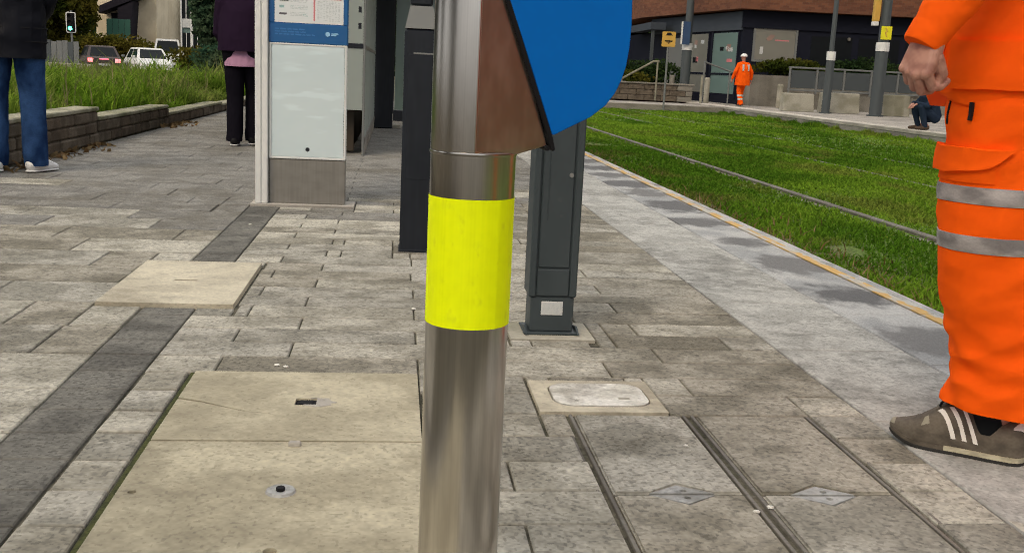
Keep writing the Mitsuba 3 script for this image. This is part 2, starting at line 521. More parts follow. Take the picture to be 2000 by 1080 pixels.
mat('navy_fascia', (0.012, 0.014, 0.025), 0.5, specular=0.12)
mat('slate_fascia', (0.060, 0.072, 0.092), 0.5, specular=0.2)
mat('window_dark', (0.010, 0.013, 0.016), 0.25, specular=0.2)
mat('window_teal', (0.16, 0.24, 0.23), 0.15)
mat('window_grey', (0.22, 0.22, 0.195), 0.2)


def brick_fn(p, n, uv):
    s = p.x + p.y
    row = dr.floor(p.z / 0.075)
    u = s / 0.225 + 0.5 * (row - 2 * dr.floor(row / 2))
    mort = SS(0.06, 0.02, dr.minimum(u - dr.floor(u), 1 - (u - dr.floor(u)))) + SS(0.14, 0.05, p.z / 0.075 - row)
    c = MIX((0.12, 0.042, 0.022), (0.19, 0.072, 0.035), mikit.cell_rand(dr.floor(u), row))
    return MIX(c, (0.13, 0.10, 0.08), dr.minimum(mort, 1) * 0.5) * (0.7 + 0.6 * FBM(p.x * 0.5, p.y * 0.5, p.z * 0.7))


mat('brick_orange', mikit.proc(brick_fn), 0.85)
mat('sign_yellow', (0.62, 0.37, 0.07), 0.5)
mat('sign_lemon', (0.80, 0.74, 0.02), 0.5)
mat('sign_blue', (0.03, 0.07, 0.16), 0.5)
mat('tyre', (0.015, 0.015, 0.016), 0.8, specular=0.12)
mat('alloy', (0.45, 0.45, 0.46), 0.35, 0.6)
mat('car_white', (0.75, 0.76, 0.76), 0.25, clearcoat=0.6)
mat('car_maroon', (0.055, 0.040, 0.038), 0.3, clearcoat=0.6)
mat('car_silver', (0.30, 0.32, 0.32), 0.3, 0.4, clearcoat=0.6)
mat('car_grey', (0.09, 0.095, 0.10), 0.3, clearcoat=0.6)
mat('lamp_red', (0.55, 0.05, 0.05), 0.3)
mat('lamp_clear', (0.7, 0.7, 0.68), 0.2)

# ------------------------------------------------------------------ the setting: ground, platform, track
structure('ground', bx(-300, 300, -40, 500, -0.9, -0.42), 'soil')
PX0, PX1 = -2.62, 2.03
# platform body: dark bedding that shows in the joints (the paving pieces are its children)
platform = structure('platform', bx(PX0, PX1 - 0.004, -9, 62, -0.40, -0.0085), 'joint_dirt')
PAVE = ['paver_pale', 'paver_grey', 'paver_brown']


class Pieces:
    """paving pieces: the nearest become parts, the rest one part of kind stuff"""
    def __init__(self, base, limit):
        self.base, self.limit, self.items = base, limit, []

    def piece(self, x0, x1, y0, y1, bsdf, gap=0.0030, b=0.003, dz=0.0, t=0.002):
        if x1 - x0 < 0.03 or y1 - y0 < 0.02: return
        z = RNG.normal(0, 0.0006) + dz
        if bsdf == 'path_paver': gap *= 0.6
        m = slab_piece(x0 + gap, x1 - gap, y0 + gap * 0.75, y1 - gap * 0.75, z, -0.03, b, RNG.normal(0, t, 2))
        self.items.append(((y0 + y1) / 2 + 0.3 * abs(x0), m, bsdf))

    def emit(self, parent):
        self.items.sort(key=lambda i: i[0])
        for _, m, b in self.items[:self.limit]:
            add(self.base, m, b, parent)
        rest = {}
        for _, m, b in self.items[self.limit:]: rest.setdefault(b, []).append(m)
        for b, ms in rest.items():
            add(f'distant_{self.base}', cat_mesh(ms), b, parent, kind='stuff')


PITCH = 0.1535
ROW0 = 1.885


def rowy(k): return ROW0 + PITCH * k


pav = Pieces('paver', 300)


def pick(x, y):
    w = np.array([0.42, 0.40, 0.18])
    if x > 0.75 and y > 2.3: w = np.array([0.08, 0.32, 0.60])
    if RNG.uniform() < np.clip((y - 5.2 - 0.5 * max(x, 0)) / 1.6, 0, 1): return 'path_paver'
    return PAVE[RNG.choice(3, p=w)]


def cut(x0, x1, y0, y1, holes):
    """split a paver against rectangular holes, keeping the remaining rectangles"""
    p = sbox(x0, y0, x1, y1)
    for h in holes: p = p.difference(sbox(*h))
    out = []
    for g in getattr(p, 'geoms', [p]):
        if g.is_empty: continue
        a, b, c, d = g.bounds
        if abs(g.area - (c - a) * (d - b)) < 1e-6:
            out.append((a, c, b, d))
        else:  # L-shape: split at the hole edges
            xs = sorted({a, c, *[v for h in holes for v in (h[0], h[2]) if a < v < c]})
            for u, v in zip(xs[:-1], xs[1:]):
                q = g.intersection(sbox(u, b, v, d))
                for gg in getattr(q, 'geoms', [q]):
                    if gg.area > 1e-4:
                        e = gg.bounds
                        out.append((e[0], e[2], e[1], e[3]))
    return out


SLAB = (-0.5, 0.3, 0.075, 2.652)            # cast slab
SQ = (-0.957, 3.366, -0.506, 4.118)          # square cream cover
WC = (0.357, 2.347, 0.682, 2.612)            # white cover
TRAY = (0.424, 0.9, 1.036, 2.345)            # recessed cover trays
BOXF = (0.36, 3.03, 0.63, 3.26)              # footing of the slate column
BOLF = (0.0, 4.47, 0.20, 4.66)
TOTF = (-0.80, 5.84, -0.22, 6.08)
holes = [SLAB, SQ, WC, TRAY, BOXF, BOLF, TOTF]
for k in range(-10, 150):
    y0, y1 = rowy(k), rowy(k + 1)
    # strip between the dark band and the edge stones
    cols = (-0.453 + 0.53 * np.arange(-2, 5)) if k % 2 == 1 else (-0.278 + 0.53 * np.arange(-2, 5))
    if y0 < 2.34: cols = np.array([-2, 0.25, 0.424, 1.036]) if k % 2 == 0 else np.array([-2, 0.424, 1.036])
    xs = [-0.63] + [c + RNG.normal(0, 0.003) for c in cols if -0.60 < c < 1.05] + [1.183]
    for a, b in zip(xs[:-1], xs[1:]):
        for r in cut(a, b, y0, y1, holes):
            if r[1] <= -0.49 and r[3] < 2.66: continue
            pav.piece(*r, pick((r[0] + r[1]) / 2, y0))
LP = 0.307
for k in range(-4, 78):                       # larger flags left of the dark band
    y0, y1 = 2.805 + LP * (k - 0), 2.805 + LP * (k + 1)
    off = (-0.968 - 0.175 * ((k * 1) % 3)) - 3 * 0.515
    xs = [PX0 + 0.02] + [off + 0.515 * j + RNG.normal(0, 0.004) for j in range(6) if PX0 + 0.1 < off + 0.515 * j < -0.85] + [-0.797]
    for a, b in zip(xs[:-1], xs[1:]):
        for r in cut(a, b, y0, y1, [SQ, TOTF]):
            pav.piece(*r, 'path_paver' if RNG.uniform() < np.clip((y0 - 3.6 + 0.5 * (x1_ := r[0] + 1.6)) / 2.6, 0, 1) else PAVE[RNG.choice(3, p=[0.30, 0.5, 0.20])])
pav.emit(platform)
dk = Pieces('dark_paver', 120)
for k in range(-10, 140):
    for r in cut(-0.797, -0.63, rowy(k), rowy(k + 1), [SQ, TOTF]): dk.piece(*r, 'paver_dark', gap=0.0028)
dk.emit(platform)
sd = Pieces('edging_paver', 60)
for k in range(-8, 5):
    sd.piece(-0.63, -0.511, rowy(k), rowy(k + 1) if k < 4 else 2.652, ['paver_pale', 'paver_grey'][k % 2], gap=0.006, t=0.012)
sd.emit(platform)
es, ks = Pieces('edge_slab', 120), Pieces('kerb_stone', 120)
for k in range(-4, 90):
    y0, y1 = 2.34 - 0.03 + 0.66 * (k - 1), 2.34 - 0.03 + 0.66 * k
    if y1 < 2.0: continue
    es.piece(1.183, 1.600, y0, y1, 'edge_stone', gap=0.0025, b=0.003, t=0.001)
    ks.piece(1.600, PX1, 0.18 + 0.66 * (k + 2), 0.18 + 0.66 * (k + 3), 'kerb_stone', gap=0.002, b=0.004, t=0.001)
es.piece(1.183, 1.45, 1.89, 2.31, 'edge_stone', gap=0.003); es.piece(1.45, 1.60, 1.70, 2.31, 'edge_stone', gap=0.003)
es.piece(1.183, 1.45, 1.40, 1.89, 'paver_pale', gap=0.003); es.piece(1.183, 1.6, 0.6, 1.40, 'edge_stone', gap=0.003)
ks.piece(1.6, PX1, 0.6, 1.5, 'kerb_stone')
es.emit(platform); ks.emit(platform)
add('kerb_face', bx(1.985, PX1 + 0.006, -2, 62, -0.36, -0.034), 'concrete_grey', platform)
add('edge_line', cat_mesh([bx(1.914, 1.962, y, y + 0.655, 0.002, 0.0065) for y in np.arange(0.18, 55, 0.66)]), 'worn_yellow_paint', platform, label='worn yellow painted line along the platform edge')

# mossy joint along the cast slab
add('moss_joint', bx(-0.511, -0.499, 0.4, 2.655, -0.012, -0.003), 'moss', platform)

# cast concrete slab in two pours, with a crack, sockets and holes
sl = thing('concrete_slab', 'beige cast concrete slab with cracks and bolt holes left of the steel post', 'concrete slab')
crack = LineString([(-0.51, 2.428), (-0.44, 2.40), (-0.40, 2.375), (-0.33, 2.333), (-0.27, 2.318)])
cr = shapely.union_all([LineString([crack.coords[i], crack.coords[i + 1]]).buffer(w, cap_style='flat') for i, w in enumerate((0.0050, 0.0032, 0.002, 0.0012))])
hole1, hole2 = shapely.Point(-0.47, 1.87).buffer(0.008), shapely.Point(-0.19, 1.625).buffer(0.012)
sock = sbox(-0.222, 2.383, -0.172, 2.432)
far_p = sbox(-0.498, 2.144, 0.073, 2.650).difference(cr).difference(sock)
near_p = sbox(-0.498, 0.3, 0.073, 2.138).difference(hole1).difference(hole2)
add('pour', prism(far_p, -0.03, 0.003), 'cast_concrete', sl)
add('pour', prism(near_p, -0.03, 0.002), 'cast_concrete', sl)
add('socket', cat_mesh([bx(-0.221, -0.173, 2.384, 2.431, -0.02, -0.002), bx(-0.212, -0.181, 2.393, 2.422, -0.011, 0.002)]), 'black_rubber', sl)
blot = Polygon([(0.040 * math.cos(a) * q, 0.034 * math.sin(a) * q) for a, q in zip(np.linspace(0, 2 * np.pi, 19)[:-1], RNG.uniform(0.75, 1.15, 18))])
add('socket_patch', prism(shapely.affinity.translate(blot, -0.166, 2.402).difference(sock), 0.0, 0.0042), 'far_edge', sl, label='pale mortar patch beside the square socket')
disc = trimesh.util.concatenate([cyl((0, 0, -0.002), (0, 0, 0.006), 0.030, 0.026, 20), cyl((0, 0, 0.0), (0, 0, 0.008), 0.013, 0.012, 6)])
add('bolt_cover', disc.copy().apply_translation((-0.199, 1.871, 0.001)), 'pale_metal', sl)
add('bolt_cap', bx(-0.209, -0.183, 2.107, 2.124, 0.0, 0.011, 0.004), 'far_edge', sl)
add('bolt_hole', cyl((-0.1985, 1.866, 0.0), (-0.1985, 1.866, 0.0135), 0.0085, n=10), 'black_rubber', sl)

# square cream inspection cover
c = thing('inspection_cover', 'square cream concrete inspection cover lying across the dark paver band', 'manhole cover')
slot = sbox(-0.775, 3.735, -0.695, 3.755)
add('lid', prism(sbox(-0.950, 3.376, -0.514, 4.110).difference(slot), -0.03, 0.011), 'cream_cover', c)
add('lifting_slot', bx(-0.7745, -0.6955, 3.7355, 3.7545, -0.01, 0.002), 'joint_dirt', c)

# white plastic cover in a cream frame
c = thing('stopcock_cover', 'small white rounded cover in a cream square surround behind the paved trays', 'utility cover')
rr = sbox(0.405, 2.392, 0.655, 2.582).buffer(-0.055).buffer(0.055, 10)
add('surround', prism(sbox(0.362, 2.352, 0.679, 2.608).difference(rr), -0.03, 0.003), 'cream_cover', c)
lid = rr.buffer(-0.0045).difference(sbox(0.575, 2.445, 0.605, 2.462)).difference(shapely.Point(0.465, 2.432).buffer(0.006))
add('lid', prism(lid, -0.03, 0.005), 'white_cover', c)

# recessed cover: 2 x 3 trays in steel frames, diamond lifting plates at the joints
c = thing('recessed_cover', 'recessed access cover of paved trays in steel frames at the right front', 'access cover')
tx, ty = [0.424, 0.724, 1.036], [0.92, 1.395, 1.868, 2.345]
DIA = [(0.58, 1.868), (0.868, 1.862), (0.58, 1.395), (0.868, 1.395)]
for i in range(2):
    for j in range(3):
        q = sbox(tx[i] + 0.019, ty[j] + 0.006, tx[i + 1] - 0.019, ty[j + 1] - 0.006)
        for dx, dy in DIA:
            q = q.difference(Polygon([(dx - 0.072, dy), (dx, dy + 0.050), (dx + 0.072, dy), (dx, dy - 0.050)]))
        rim = q.buffer(-0.004)
        add('tray', cat_mesh([prism(q, -0.03, -0.004), prism(rim, -0.006, 0.0005)]), ['paver_grey', 'paver_brown'][(i + j) % 2], c)
for x in tx:
    for s in (-1, 1):
        add('frame_bar', bx(x + s * 0.0105 - 0.004, x + s * 0.0105 + 0.004, 0.90, 2.345, -0.03, -0.001, 0.001), 'rail_steel', c)
for y in ty[1:3]:
    add('cross_bar', bx(tx[0] + 0.02, tx[2] - 0.02, y - 0.0025, y + 0.0025, -0.03, -0.006), 'rail_steel', c)
for dx, dy in DIA:
    for s in (1, -1):
        q = Polygon([(dx - 0.066, dy + s * 0.0045), (dx, dy + s * 0.045), (dx + 0.066, dy + s * 0.0045)]).difference(shapely.Point(dx + 0.006, dy + s * 0.017).buffer(0.007))
        add('lifting_plate', prism(q, -0.03, -0.001), 'pale_metal', c)

# litter and stones on the paving
for i, (x, y, s) in enumerate([(-0.30, 2.72, 0.007), (-0.275, 2.705, 0.006), (0.70, 1.78, 0.006), (0.735, 1.80, 0.006), (-0.70, 5.15, 0.009), (-2.2, 6.7, 0.01), (-1.7, 11.6, 0.02), (0.66, 2.13, 0.005), (0.075, 3.41, 0.007)]):
    m = trimesh.creation.icosphere(1, s)
    m.vertices *= RNG.uniform(0.6, 1.2, m.vertices.shape) * [1.2, 1.2, 0.5]
    where = ['just behind the beige slab', 'right of another behind the beige slab', 'on the left near paved tray', 'beside the diamond lifting plate', 'on the dark band before the sign', 'on the left path', 'far along the left path', 'by the tray frame', 'in a joint left of the yellow band'][i]
    add('pebble', m.apply_translation((x, y, 0.002)), 'white_cover', label=f'tiny pale stone lying {where}', cat='stone', group='pale stones on the paving')

# ------------------------------------------------------------------ tram track
TZ = -0.24
tb = trimesh.creation.box((1, 1, 1))
g = np.array([(x, y) for x in np.linspace(2.02, 10.95, 36) for y in np.linspace(-6, 62, 137)])
gz = TZ + 0.05 * (meshkit.fbm(np.c_[g * [1.3, 0.7], np.zeros(len(g))], 3) - 0.5)
gf = [(i * 137 + j, (i + 1) * 137 + j, (i + 1) * 137 + j + 1, i * 137 + j + 1) for i in range(35) for j in range(136)]
structure('track_bed', (np.c_[g, gz], np.array(gf)), 'track_soil', smooth=True)
for i, (x, lab) in enumerate([(2.365, 'tram rail nearest the platform edge half buried in soil and grass'), (3.80, 'grey tram rail crossing the grass in the middle of the near track'),
                 (5.90, 'tram rail nearest the far side of the middle grass strip'), (7.335, 'farthest tram rail showing faintly in the grass')]):
    r = thing('tram_rail', lab, 'rail')
    z = -0.205 if x < 4 else -0.225
    if i == 0: z = -0.235
    add('rail_head', cat_mesh([bx(x - 0.035, x + 0.035, -5, 60, z - 0.05, z, 0.006), bx(x + 0.055, x + 0.075, -5, 60, z - 0.05, z - 0.012, 0.003)]), 'rail_steel', r)
    add('haunch', cat_mesh([bx(x - 0.11, x - 0.04, -5, 60, z - 0.09, z - 0.025), bx(x + 0.08, x + 0.13, -5, 60, z - 0.09, z - 0.025)]), 'concrete_grey', r)


def blades(xy, z, h, w, lean=0.35, seed=0):
    """curved grass blades: three triangles each"""
    r = np.random.default_rng(seed)
    n = len(xy)
    a = r.uniform(0, 2 * np.pi, n)
    d = np.c_[np.cos(a), np.sin(a), np.zeros(n)]
    s = np.c_[-np.sin(a), np.cos(a), np.zeros(n)]
    base = np.c_[xy, z]
    L = lean * r.uniform(0.3, 1.4, n)[:, None] * h[:, None]
    mid = base + d * L * 0.35 + np.array([0, 0, 1]) * h[:, None] * 0.6
    tip = base + d * L * 1.1 + np.array([0, 0, 1]) * h[:, None] * r.uniform(0.8, 1.05, n)[:, None]
    w = w[:, None]
    v = np.stack([base - s * w, base + s * w, mid - s * w * 0.8, mid + s * w * 0.8, tip], 1).reshape(-1, 3)
    f = (np.array([[0, 1, 3], [0, 3, 2], [2, 3, 4]])[None] + 5 * np.arange(n)[:, None, None]).reshape(-1, 3)
    return v, f


def scatter(n, x0, x1, y0, y1, power=1.6, seed=0):
    r = np.random.default_rng(seed)
    # more blades near the camera: density falls with distance
    t = r.uniform(0, 1, n)
    y = y0 * (y1 / y0) ** (t ** (1 / power) if power != 1 else t)
    return np.c_[r.uniform(x0, x1, n), y]


xy = np.vstack([scatter(150000, 2.05, 7.5, 3.2, 24, 1.0, 1), scatter(60000, 4.0, 10.7, 9, 48, 1.0, 2)])
cover = meshkit.fbm(np.c_[xy * [2.0, 1.1], np.zeros(len(xy))], 3, 5)
keep = (xy[:, 0] > 2.75 - 1.8 * (cover - 0.34)) | (RNG.uniform(0, 1, len(xy)) < 0.07)
for x in (3.80, 7.335, 5.90): keep &= np.abs(xy[:, 0] - x) > 0.05 + 0.14 * (cover - 0.4) + RNG.uniform(0, 0.05, len(xy))
keep &= cover > 0.18
xy, cover = xy[keep], cover[keep]
dist = xy[:, 1]
hgt = RNG.uniform(0.03, 0.075, len(xy)) * (0.5 + 1.0 * cover)
v, f = blades(xy, np.full(len(xy), TZ - 0.01), hgt, (0.0016 + 0.0007 * dist) * RNG.uniform(0.7, 1.3, len(xy)), 0.8, 3)
k = add('track_grass', (v, f), 'grass_blade', label='short green grass growing between the tram rails', cat='grass', kind='stuff')
# taller tufts against the far platform's face
r = np.random.default_rng(21)
xy = np.c_[10.68 - np.abs(r.normal(0, 0.10, 9000)), r.uniform(10, 38, 9000)]
v, f = blades(xy, np.full(len(xy), TZ), r.uniform(0.08, 0.24, len(xy)) * meshkit.noise(np.c_[xy * [1, 3.0], xy[:, :1] * 0], 4), r.uniform(0.006, 0.014, len(xy)), 0.5, 4)
add('edge_grass', (v, f), 'grass_blade', label='ragged longer grass along the far platform face', cat='grass', kind='stuff')
xy = np.c_[2.05 + np.abs(r.normal(0, 0.35, 2600)), scatter(2600, 0, 1, 3.3, 18, 1.0, 8)[:, 1]]
v, f = blades(xy, np.full(len(xy), TZ), r.uniform(0.03, 0.10, len(xy)), r.uniform(0.003, 0.007, len(xy)), 1.2, 5)
add('fallen_leaves', (v, f), 'leaf_litter', label='brown dead leaves and stalks along the near kerb', cat='leaves', kind='stuff')

structure('crossing', bx(5.2, 10.68, 33.6, 62, -0.40, -0.06), 'far_paving')
structure('crossing_kerb', bx(5.2, 10.68, 33.40, 33.595, -0.40, -0.03, 0.02), 'concrete_grey')
# far platform
fp = structure('far_platform', bx(10.7, 90, 8, 160, -0.42, -0.012), 'far_paving')
for i in range(34):
    add('edge_slab', bx(10.685, 11.25, 8 + i * 0.9 + 0.006, 8.9 + i * 0.9 - 0.006, -0.08, 0.0, 0.008), 'far_edge', fp)
add('platform_face', bx(10.72, 10.8, 8, 39, -0.42, -0.081), 'rail_steel', fp)

# ------------------------------------------------------------------ verge and stepped block wall on the left
vx = np.linspace(-60, PX0 - 0.10, 60)
vy = np.linspace(-5, 36, 70)
gx, gy = np.meshgrid(vx, vy, indexing='ij')
top = np.interp(gy, [-5, 9.0, 10.2, 12.0, 13.0, 16, 33, 36], [0.30, 0.30, 0.22, 0.22, 0.12, 0.12, 0.05, -0.42])
vz = top - 0.03 + 0.10 * (meshkit.fbm(np.stack([gx * 0.4, gy * 0.4, gx * 0], -1), 3) - 0.5) * np.clip((PX0 - gx) / 2, 0, 1)
vf = [(i * 70 + j, (i + 1) * 70 + j, (i + 1) * 70 + j + 1, i * 70 + j + 1) for i in range(59) for j in range(69)]
structure('verge', (np.stack([gx, gy, vz], -1).reshape(-1, 3), np.array(vf)), 'soil', smooth=True)
structure('road', bx(-120, PX0 - 0.3, 30, 160, -0.41, -0.37), 'asphalt')
wl = thing('retaining_wall', 'low stepped retaining wall of brown blocks along the left path', 'wall')
for (ya, yb, zt, nc) in [(2.0, 9.6, 0.322, 3), (9.6, 12.45, 0.236, 2), (12.45, 16.2, 0.150, 1), (16.2, 24, 0.12, 1)]:
    ch = (zt - 0.035) / nc
    add('core', bx(PX0 - 0.16, PX0 - 0.012, ya + 0.01, yb - 0.01, -0.3, zt - 0.036), 'joint_dirt', wl)
    for c_ in range(nc):
        y = ya - (0.2 if c_ % 2 else 0)
        while y < yb:
            e = y + RNG.uniform(0.34, 0.46)
            a, b = max(y, ya), min(e, yb)
            if b - a > 0.08:
                add('block', bx(PX0 - 0.15, PX0 + 0.008 + RNG.normal(0, 0.005), a + 0.006, b - 0.006, c_ * ch + 0.004, (c_ + 1) * ch - 0.004, 0.012), ['wall_block_brown', 'wall_block_grey'][RNG.integers(2)], wl)
            y = e
    y = ya
    while y < yb - 0.05:
        e = min(y + 0.62, yb)
        add('coping_stone', bx(PX0 - 0.20, PX0 + 0.014, y + 0.004, e - 0.004, zt - 0.034, zt, 0.008), 'coping', wl)
        y = e
r = np.random.default_rng(31)
xy = np.vstack([np.c_[PX0 - 0.22 - r.exponential(1.6, 26000), r.uniform(6.5, 24, 26000)], np.c_[-3 - r.exponential(4.5, 26000), r.uniform(15, 32, 26000)]])
xy = xy[xy[:, 0] > -22]
zz = np.interp(xy[:, 1], [-5, 9.0, 10.2, 12.0, 13.0, 16, 33], [0.30, 0.30, 0.22, 0.22, 0.12, 0.12, 0.05]) - 0.03
clump = meshkit.fbm(np.c_[xy * 1.5, zz], 4, 9)
hh = r.uniform(0.08, 0.46, len(xy)) * (0.05 + 2.6 * clump ** 2)
hh *= np.clip((PX0 - xy[:, 0]) / 0.7 + 0.4, 0.4, 1.0)
v, f = blades(xy, zz - 0.01, hh, r.uniform(0.006, 0.014, len(xy)) * (0.6 + xy[:, 1] / 25), 0.7, 6)
stalk = r.choice(len(xy), 1300, replace=False)
v2, f2 = blades(xy[stalk], zz[stalk], hh[stalk] * 1.0 + r.uniform(0.05, 0.25, 1300), r.uniform(0.003, 0.007, 1300) * (0.6 + xy[stalk, 1] / 25), 0.35, 16)
add('dry_stalks', (v2, f2), 'dry_stalk', label='pale dry stalks standing among the verge weeds', cat='grass', kind='stuff')
add('verge_weeds', (v, f), 'weed_blade', label='long weedy grass on the verge behind the block wall', cat='grass', kind='stuff')
lx = np.c_[PX0 + 0.03 + np.abs(r.normal(0, 0.10, 420)), r.uniform(7.0, 16, 420)]
lx = lx[meshkit.noise(np.c_[lx * [0.5, 0.8], lx[:, :1] * 0], 3) > 0.45]
v, f = blades(lx, np.full(len(lx), 0.004), r.uniform(0.01, 0.05, len(lx)), r.uniform(0.012, 0.028, len(lx)), 1.6, 7)
add('leaf_drift', (v, f), 'leaf_litter', label='dry brown leaves drifted against the foot of the block wall', cat='leaves', kind='stuff')

# ------------------------------------------------------------------ stainless ticket post in the foreground
POST = np.array([0.104, 1.385])
vd = np.array([POST[0], POST[1]]) / np.hypot(*POST)
RT, TC = np.array([vd[1], -vd[0]]), -vd          # to the right, and towards where people stand in front of it
RP = 0.057
tv = thing('ticket_validator', 'brushed stainless steel post with yellow reflective band and blue reader panel', 'ticket validator post')


def lathe_uv(p, r, z0, z1, n=96, rings=2):
    zs = np.linspace(z0, z1, rings)
    a = np.linspace(0, 2 * np.pi, n + 1)
    A, Z = np.meshgrid(a, zs, indexing='ij')
    v = np.stack([p[0] + r * np.cos(A), p[1] + r * np.sin(A), Z], -1).reshape(-1, 3)
    uv = np.stack([A / (2 * np.pi), Z], -1).reshape(-1, 2)
    f = [(i * rings + j, (i + 1) * rings + j, (i + 1) * rings + j + 1, i * rings + j + 1) for i in range(n) for j in range(rings - 1)]
    return (v, np.array(f)), uv


m, uv = lathe_uv(POST, RP, 0.0, 0.691)
scene[f'{tv}__post'] = mikit.ply(m, 'brushed_steel', smooth=True, uv=uv)
# above the weld the tube is D-shaped: its right front is cut back to the flat side plate
fl_n = np.array([math.cos(math.radians(32)) * TC[0] + math.sin(math.radians(32)) * RT[0], math.cos(math.radians(32)) * TC[1] + math.sin(math.radians(32)) * RT[1]])
fl_p = POST + TC * RP * 0.998 + RT * 0.004
m, uv = lathe_uv(POST, RP + 0.0005, 0.694, 1.17, n=192)
dd = np.maximum((m[0][:, :2] - fl_p) @ fl_n + 0.0008, 0)
m[0][:, :2] -= dd[:, None] * fl_n
scene[f'{tv}__upper_tube'] = mikit.ply(m, 'brushed_steel', smooth=False, uv=uv)
add('tube_top', cyl((*POST, 0.688), (*POST, 0.6915), RP - 0.0005, n=64), 'plinth_steel', tv)
prof = np.array([(RP - 0.004, 0.6895), (RP + 0.0012, 0.6905), (RP + 0.0016, 0.6925), (RP + 0.0012, 0.6945), (RP - 0.004, 0.6955)])
add('weld_ring', trimesh.creation.revolve(prof, sections=72).apply_translation((*POST, 0)), 'brushed_steel', tv, smooth=50)
m, uv = lathe_uv(POST, RP + 0.0009, 0.4615, 0.6345, rings=24)
v = m[0]
bul = np.exp(-((np.mod(np.arctan2(v[:, 1] - POST[1], v[:, 0] - POST[0]) + np.pi / 2 - 0.62 + np.pi, 2 * np.pi) - np.pi) / 0.05) ** 2) * (0.5 + 0.5 * np.cos(v[:, 2] * 2 * np.pi / 0.016))
d = v[:, :2] - POST
v[:, :2] = POST + d * (1 + 0.034 * bul + 0.003 * (meshkit.fbm(v * 40, 3) - 0.5))[:, None]
scene[f'{tv}__reflective_band'] = mikit.ply(m, 'hi_vis_yellow', smooth=True, uv=uv)
labels[f'{tv}__reflective_band'] = {'label': 'bright yellow reflective band with a crinkled overlap'}
add('cap', cyl((*POST, 1.17), (*POST, 1.178), RP + 0.0005, RP - 0.004, 64), 'brushed_steel', tv, smooth=40)
add('base_flange', cyl((*POST, 0.0), (*POST, 0.012), 0.105, 0.102, 48), 'plinth_steel', tv, smooth=40)


def pr(a, b, z):            # a to the right, b away, of the post's axis
    q = POST + RT * a - TC * b
    return np.array([q[0], q[1], z])


# wedge-shaped housing: side plate from the tube's front to the sloping face
Sb, St = pr(0.097, 0.001, 0.705), pr(0.0255, -0.0415, 0.94)
hb = [pr(0.0042, -0.0569, 0.697), pr(0.057, -0.0235, 0.6935), Sb, pr(0.085, 0.020, 0.704), pr(0.02, 0.050, 0.697)]
ht = [pr(0.0042, -0.0569, 0.985), pr(0.012, -0.0515, 0.985), pr(0.03, 0.045, 0.985)]
add('housing', hull(hb + ht + [St, pr(0.047, 0.035, 0.92)]), 'head_steel', tv, smooth=False)
# blue reader panel on the sloping face
az = np.radians(20)
w = np.array([*(np.cos(az) * RT + np.sin(az) * vd), 0])
sd_ = (pr(0.0345, -0.0379, 0.8886) - Sb)
sd_ /= np.linalg.norm(sd_)
nb = np.cross(w, sd_)
nb /= np.linalg.norm(nb)
if nb[:2] @ TC < 0: nb = -nb
up = np.cross(nb, w)
up *= np.sign(up[2])
outl = [(-0.128, 0.345), (-0.0722, 0.1857), (-0.0373, 0.1096), (0.0035, 0.0159), (0.0080, 0.0150), (0.0298, 0.0258), (0.0589, 0.0400), (0.0802, 0.0565), (0.0925, 0.0730), (0.1000, 0.0900),
        (0.1052, 0.1096), (0.1074, 0.135), (0.1070, 0.165), (0.1040, 0.1964), (0.097, 0.27), (0.088, 0.36), (0.06, 0.40), (-0.05, 0.40), (-0.11, 0.38)]
pl = Polygon(outl)
pl = pl.buffer(-0.004).buffer(0.004, 6).buffer(0.003).buffer(-0.003, 6)
inner = m3.Manifold.extrude(m3.CrossSection([np.array(pl.exterior.coords)[:-1]]), 0.030)
lay = cat_mesh([prism(pl.buffer(-0.0015), 0.0, 0.0015), prism(pl, -0.028, 0.0)])
add('reader_panel', frame(lay, Sb + nb * 0.004, w, up, nb), 'blue_plastic', tv, label='blue rounded reader panel')
gas = shapely.union_all([LineString([(0.0080, -0.004), (0.0035, 0.0110), (-0.0773, 0.1957), (-0.132, 0.33)]).buffer(0.0026)])
add('gasket', frame(prism(gas, -0.02, 0.0015), Sb + nb * 0.004, w, up, nb), 'black_rubber', tv)
for i, (a, b) in enumerate([(0.0105, 0.0075), (0.0480, 0.0330), (0.0965, 0.0755)]):
    add('fixing_screw', frame(cyl((0, 0, -0.020), (0, 0, 0.0005), 0.0042, 0.0036, 12), Sb + nb * 0.004, w, up, nb).apply_translation(-up * 0.003), 'black_rubber', tv)

# ------------------------------------------------------------------ slate column with a label plate
c = thing('equipment_column', 'slate grey steel column with a small white label plate near its foot', 'equipment column')
x0, x1, yf, yb = 0.4265, 0.569, 3.10, 3.21
add('footing', prism(sbox(0.365, 3.035, 0.626, 3.255), -0.03, 0.002), 'concrete_pale', c)
add('base_plate', cat_mesh([bx(x0 - 0.016, x1 + 0.014, yf - 0.014, yb + 0.012, 0.002, 0.010, 0.002)]), 'slate_paint', c)
for s in (0, 1):
    xx = x0 - 0.010 if s == 0 else x1 + 0.010
    add('base_fin', hull([(xx - 0.003, yf - 0.03, 0.008), (xx + 0.003, yf - 0.03, 0.008), (xx - 0.003, yb, 0.008), (xx + 0.003, yb, 0.008), (xx - 0.003, yf + 0.02, 0.024), (xx + 0.003, yf + 0.02, 0.024)]), 'slate_paint', c)
add('lower_box', cat_mesh([bx(x0 + 0.002, x1 - 0.004, yf + 0.004, yb, 0.010, 0.120, 0.003)]), 'slate_paint', c)
xa, xb_ = x0 - 0.006, x1 + 0.001
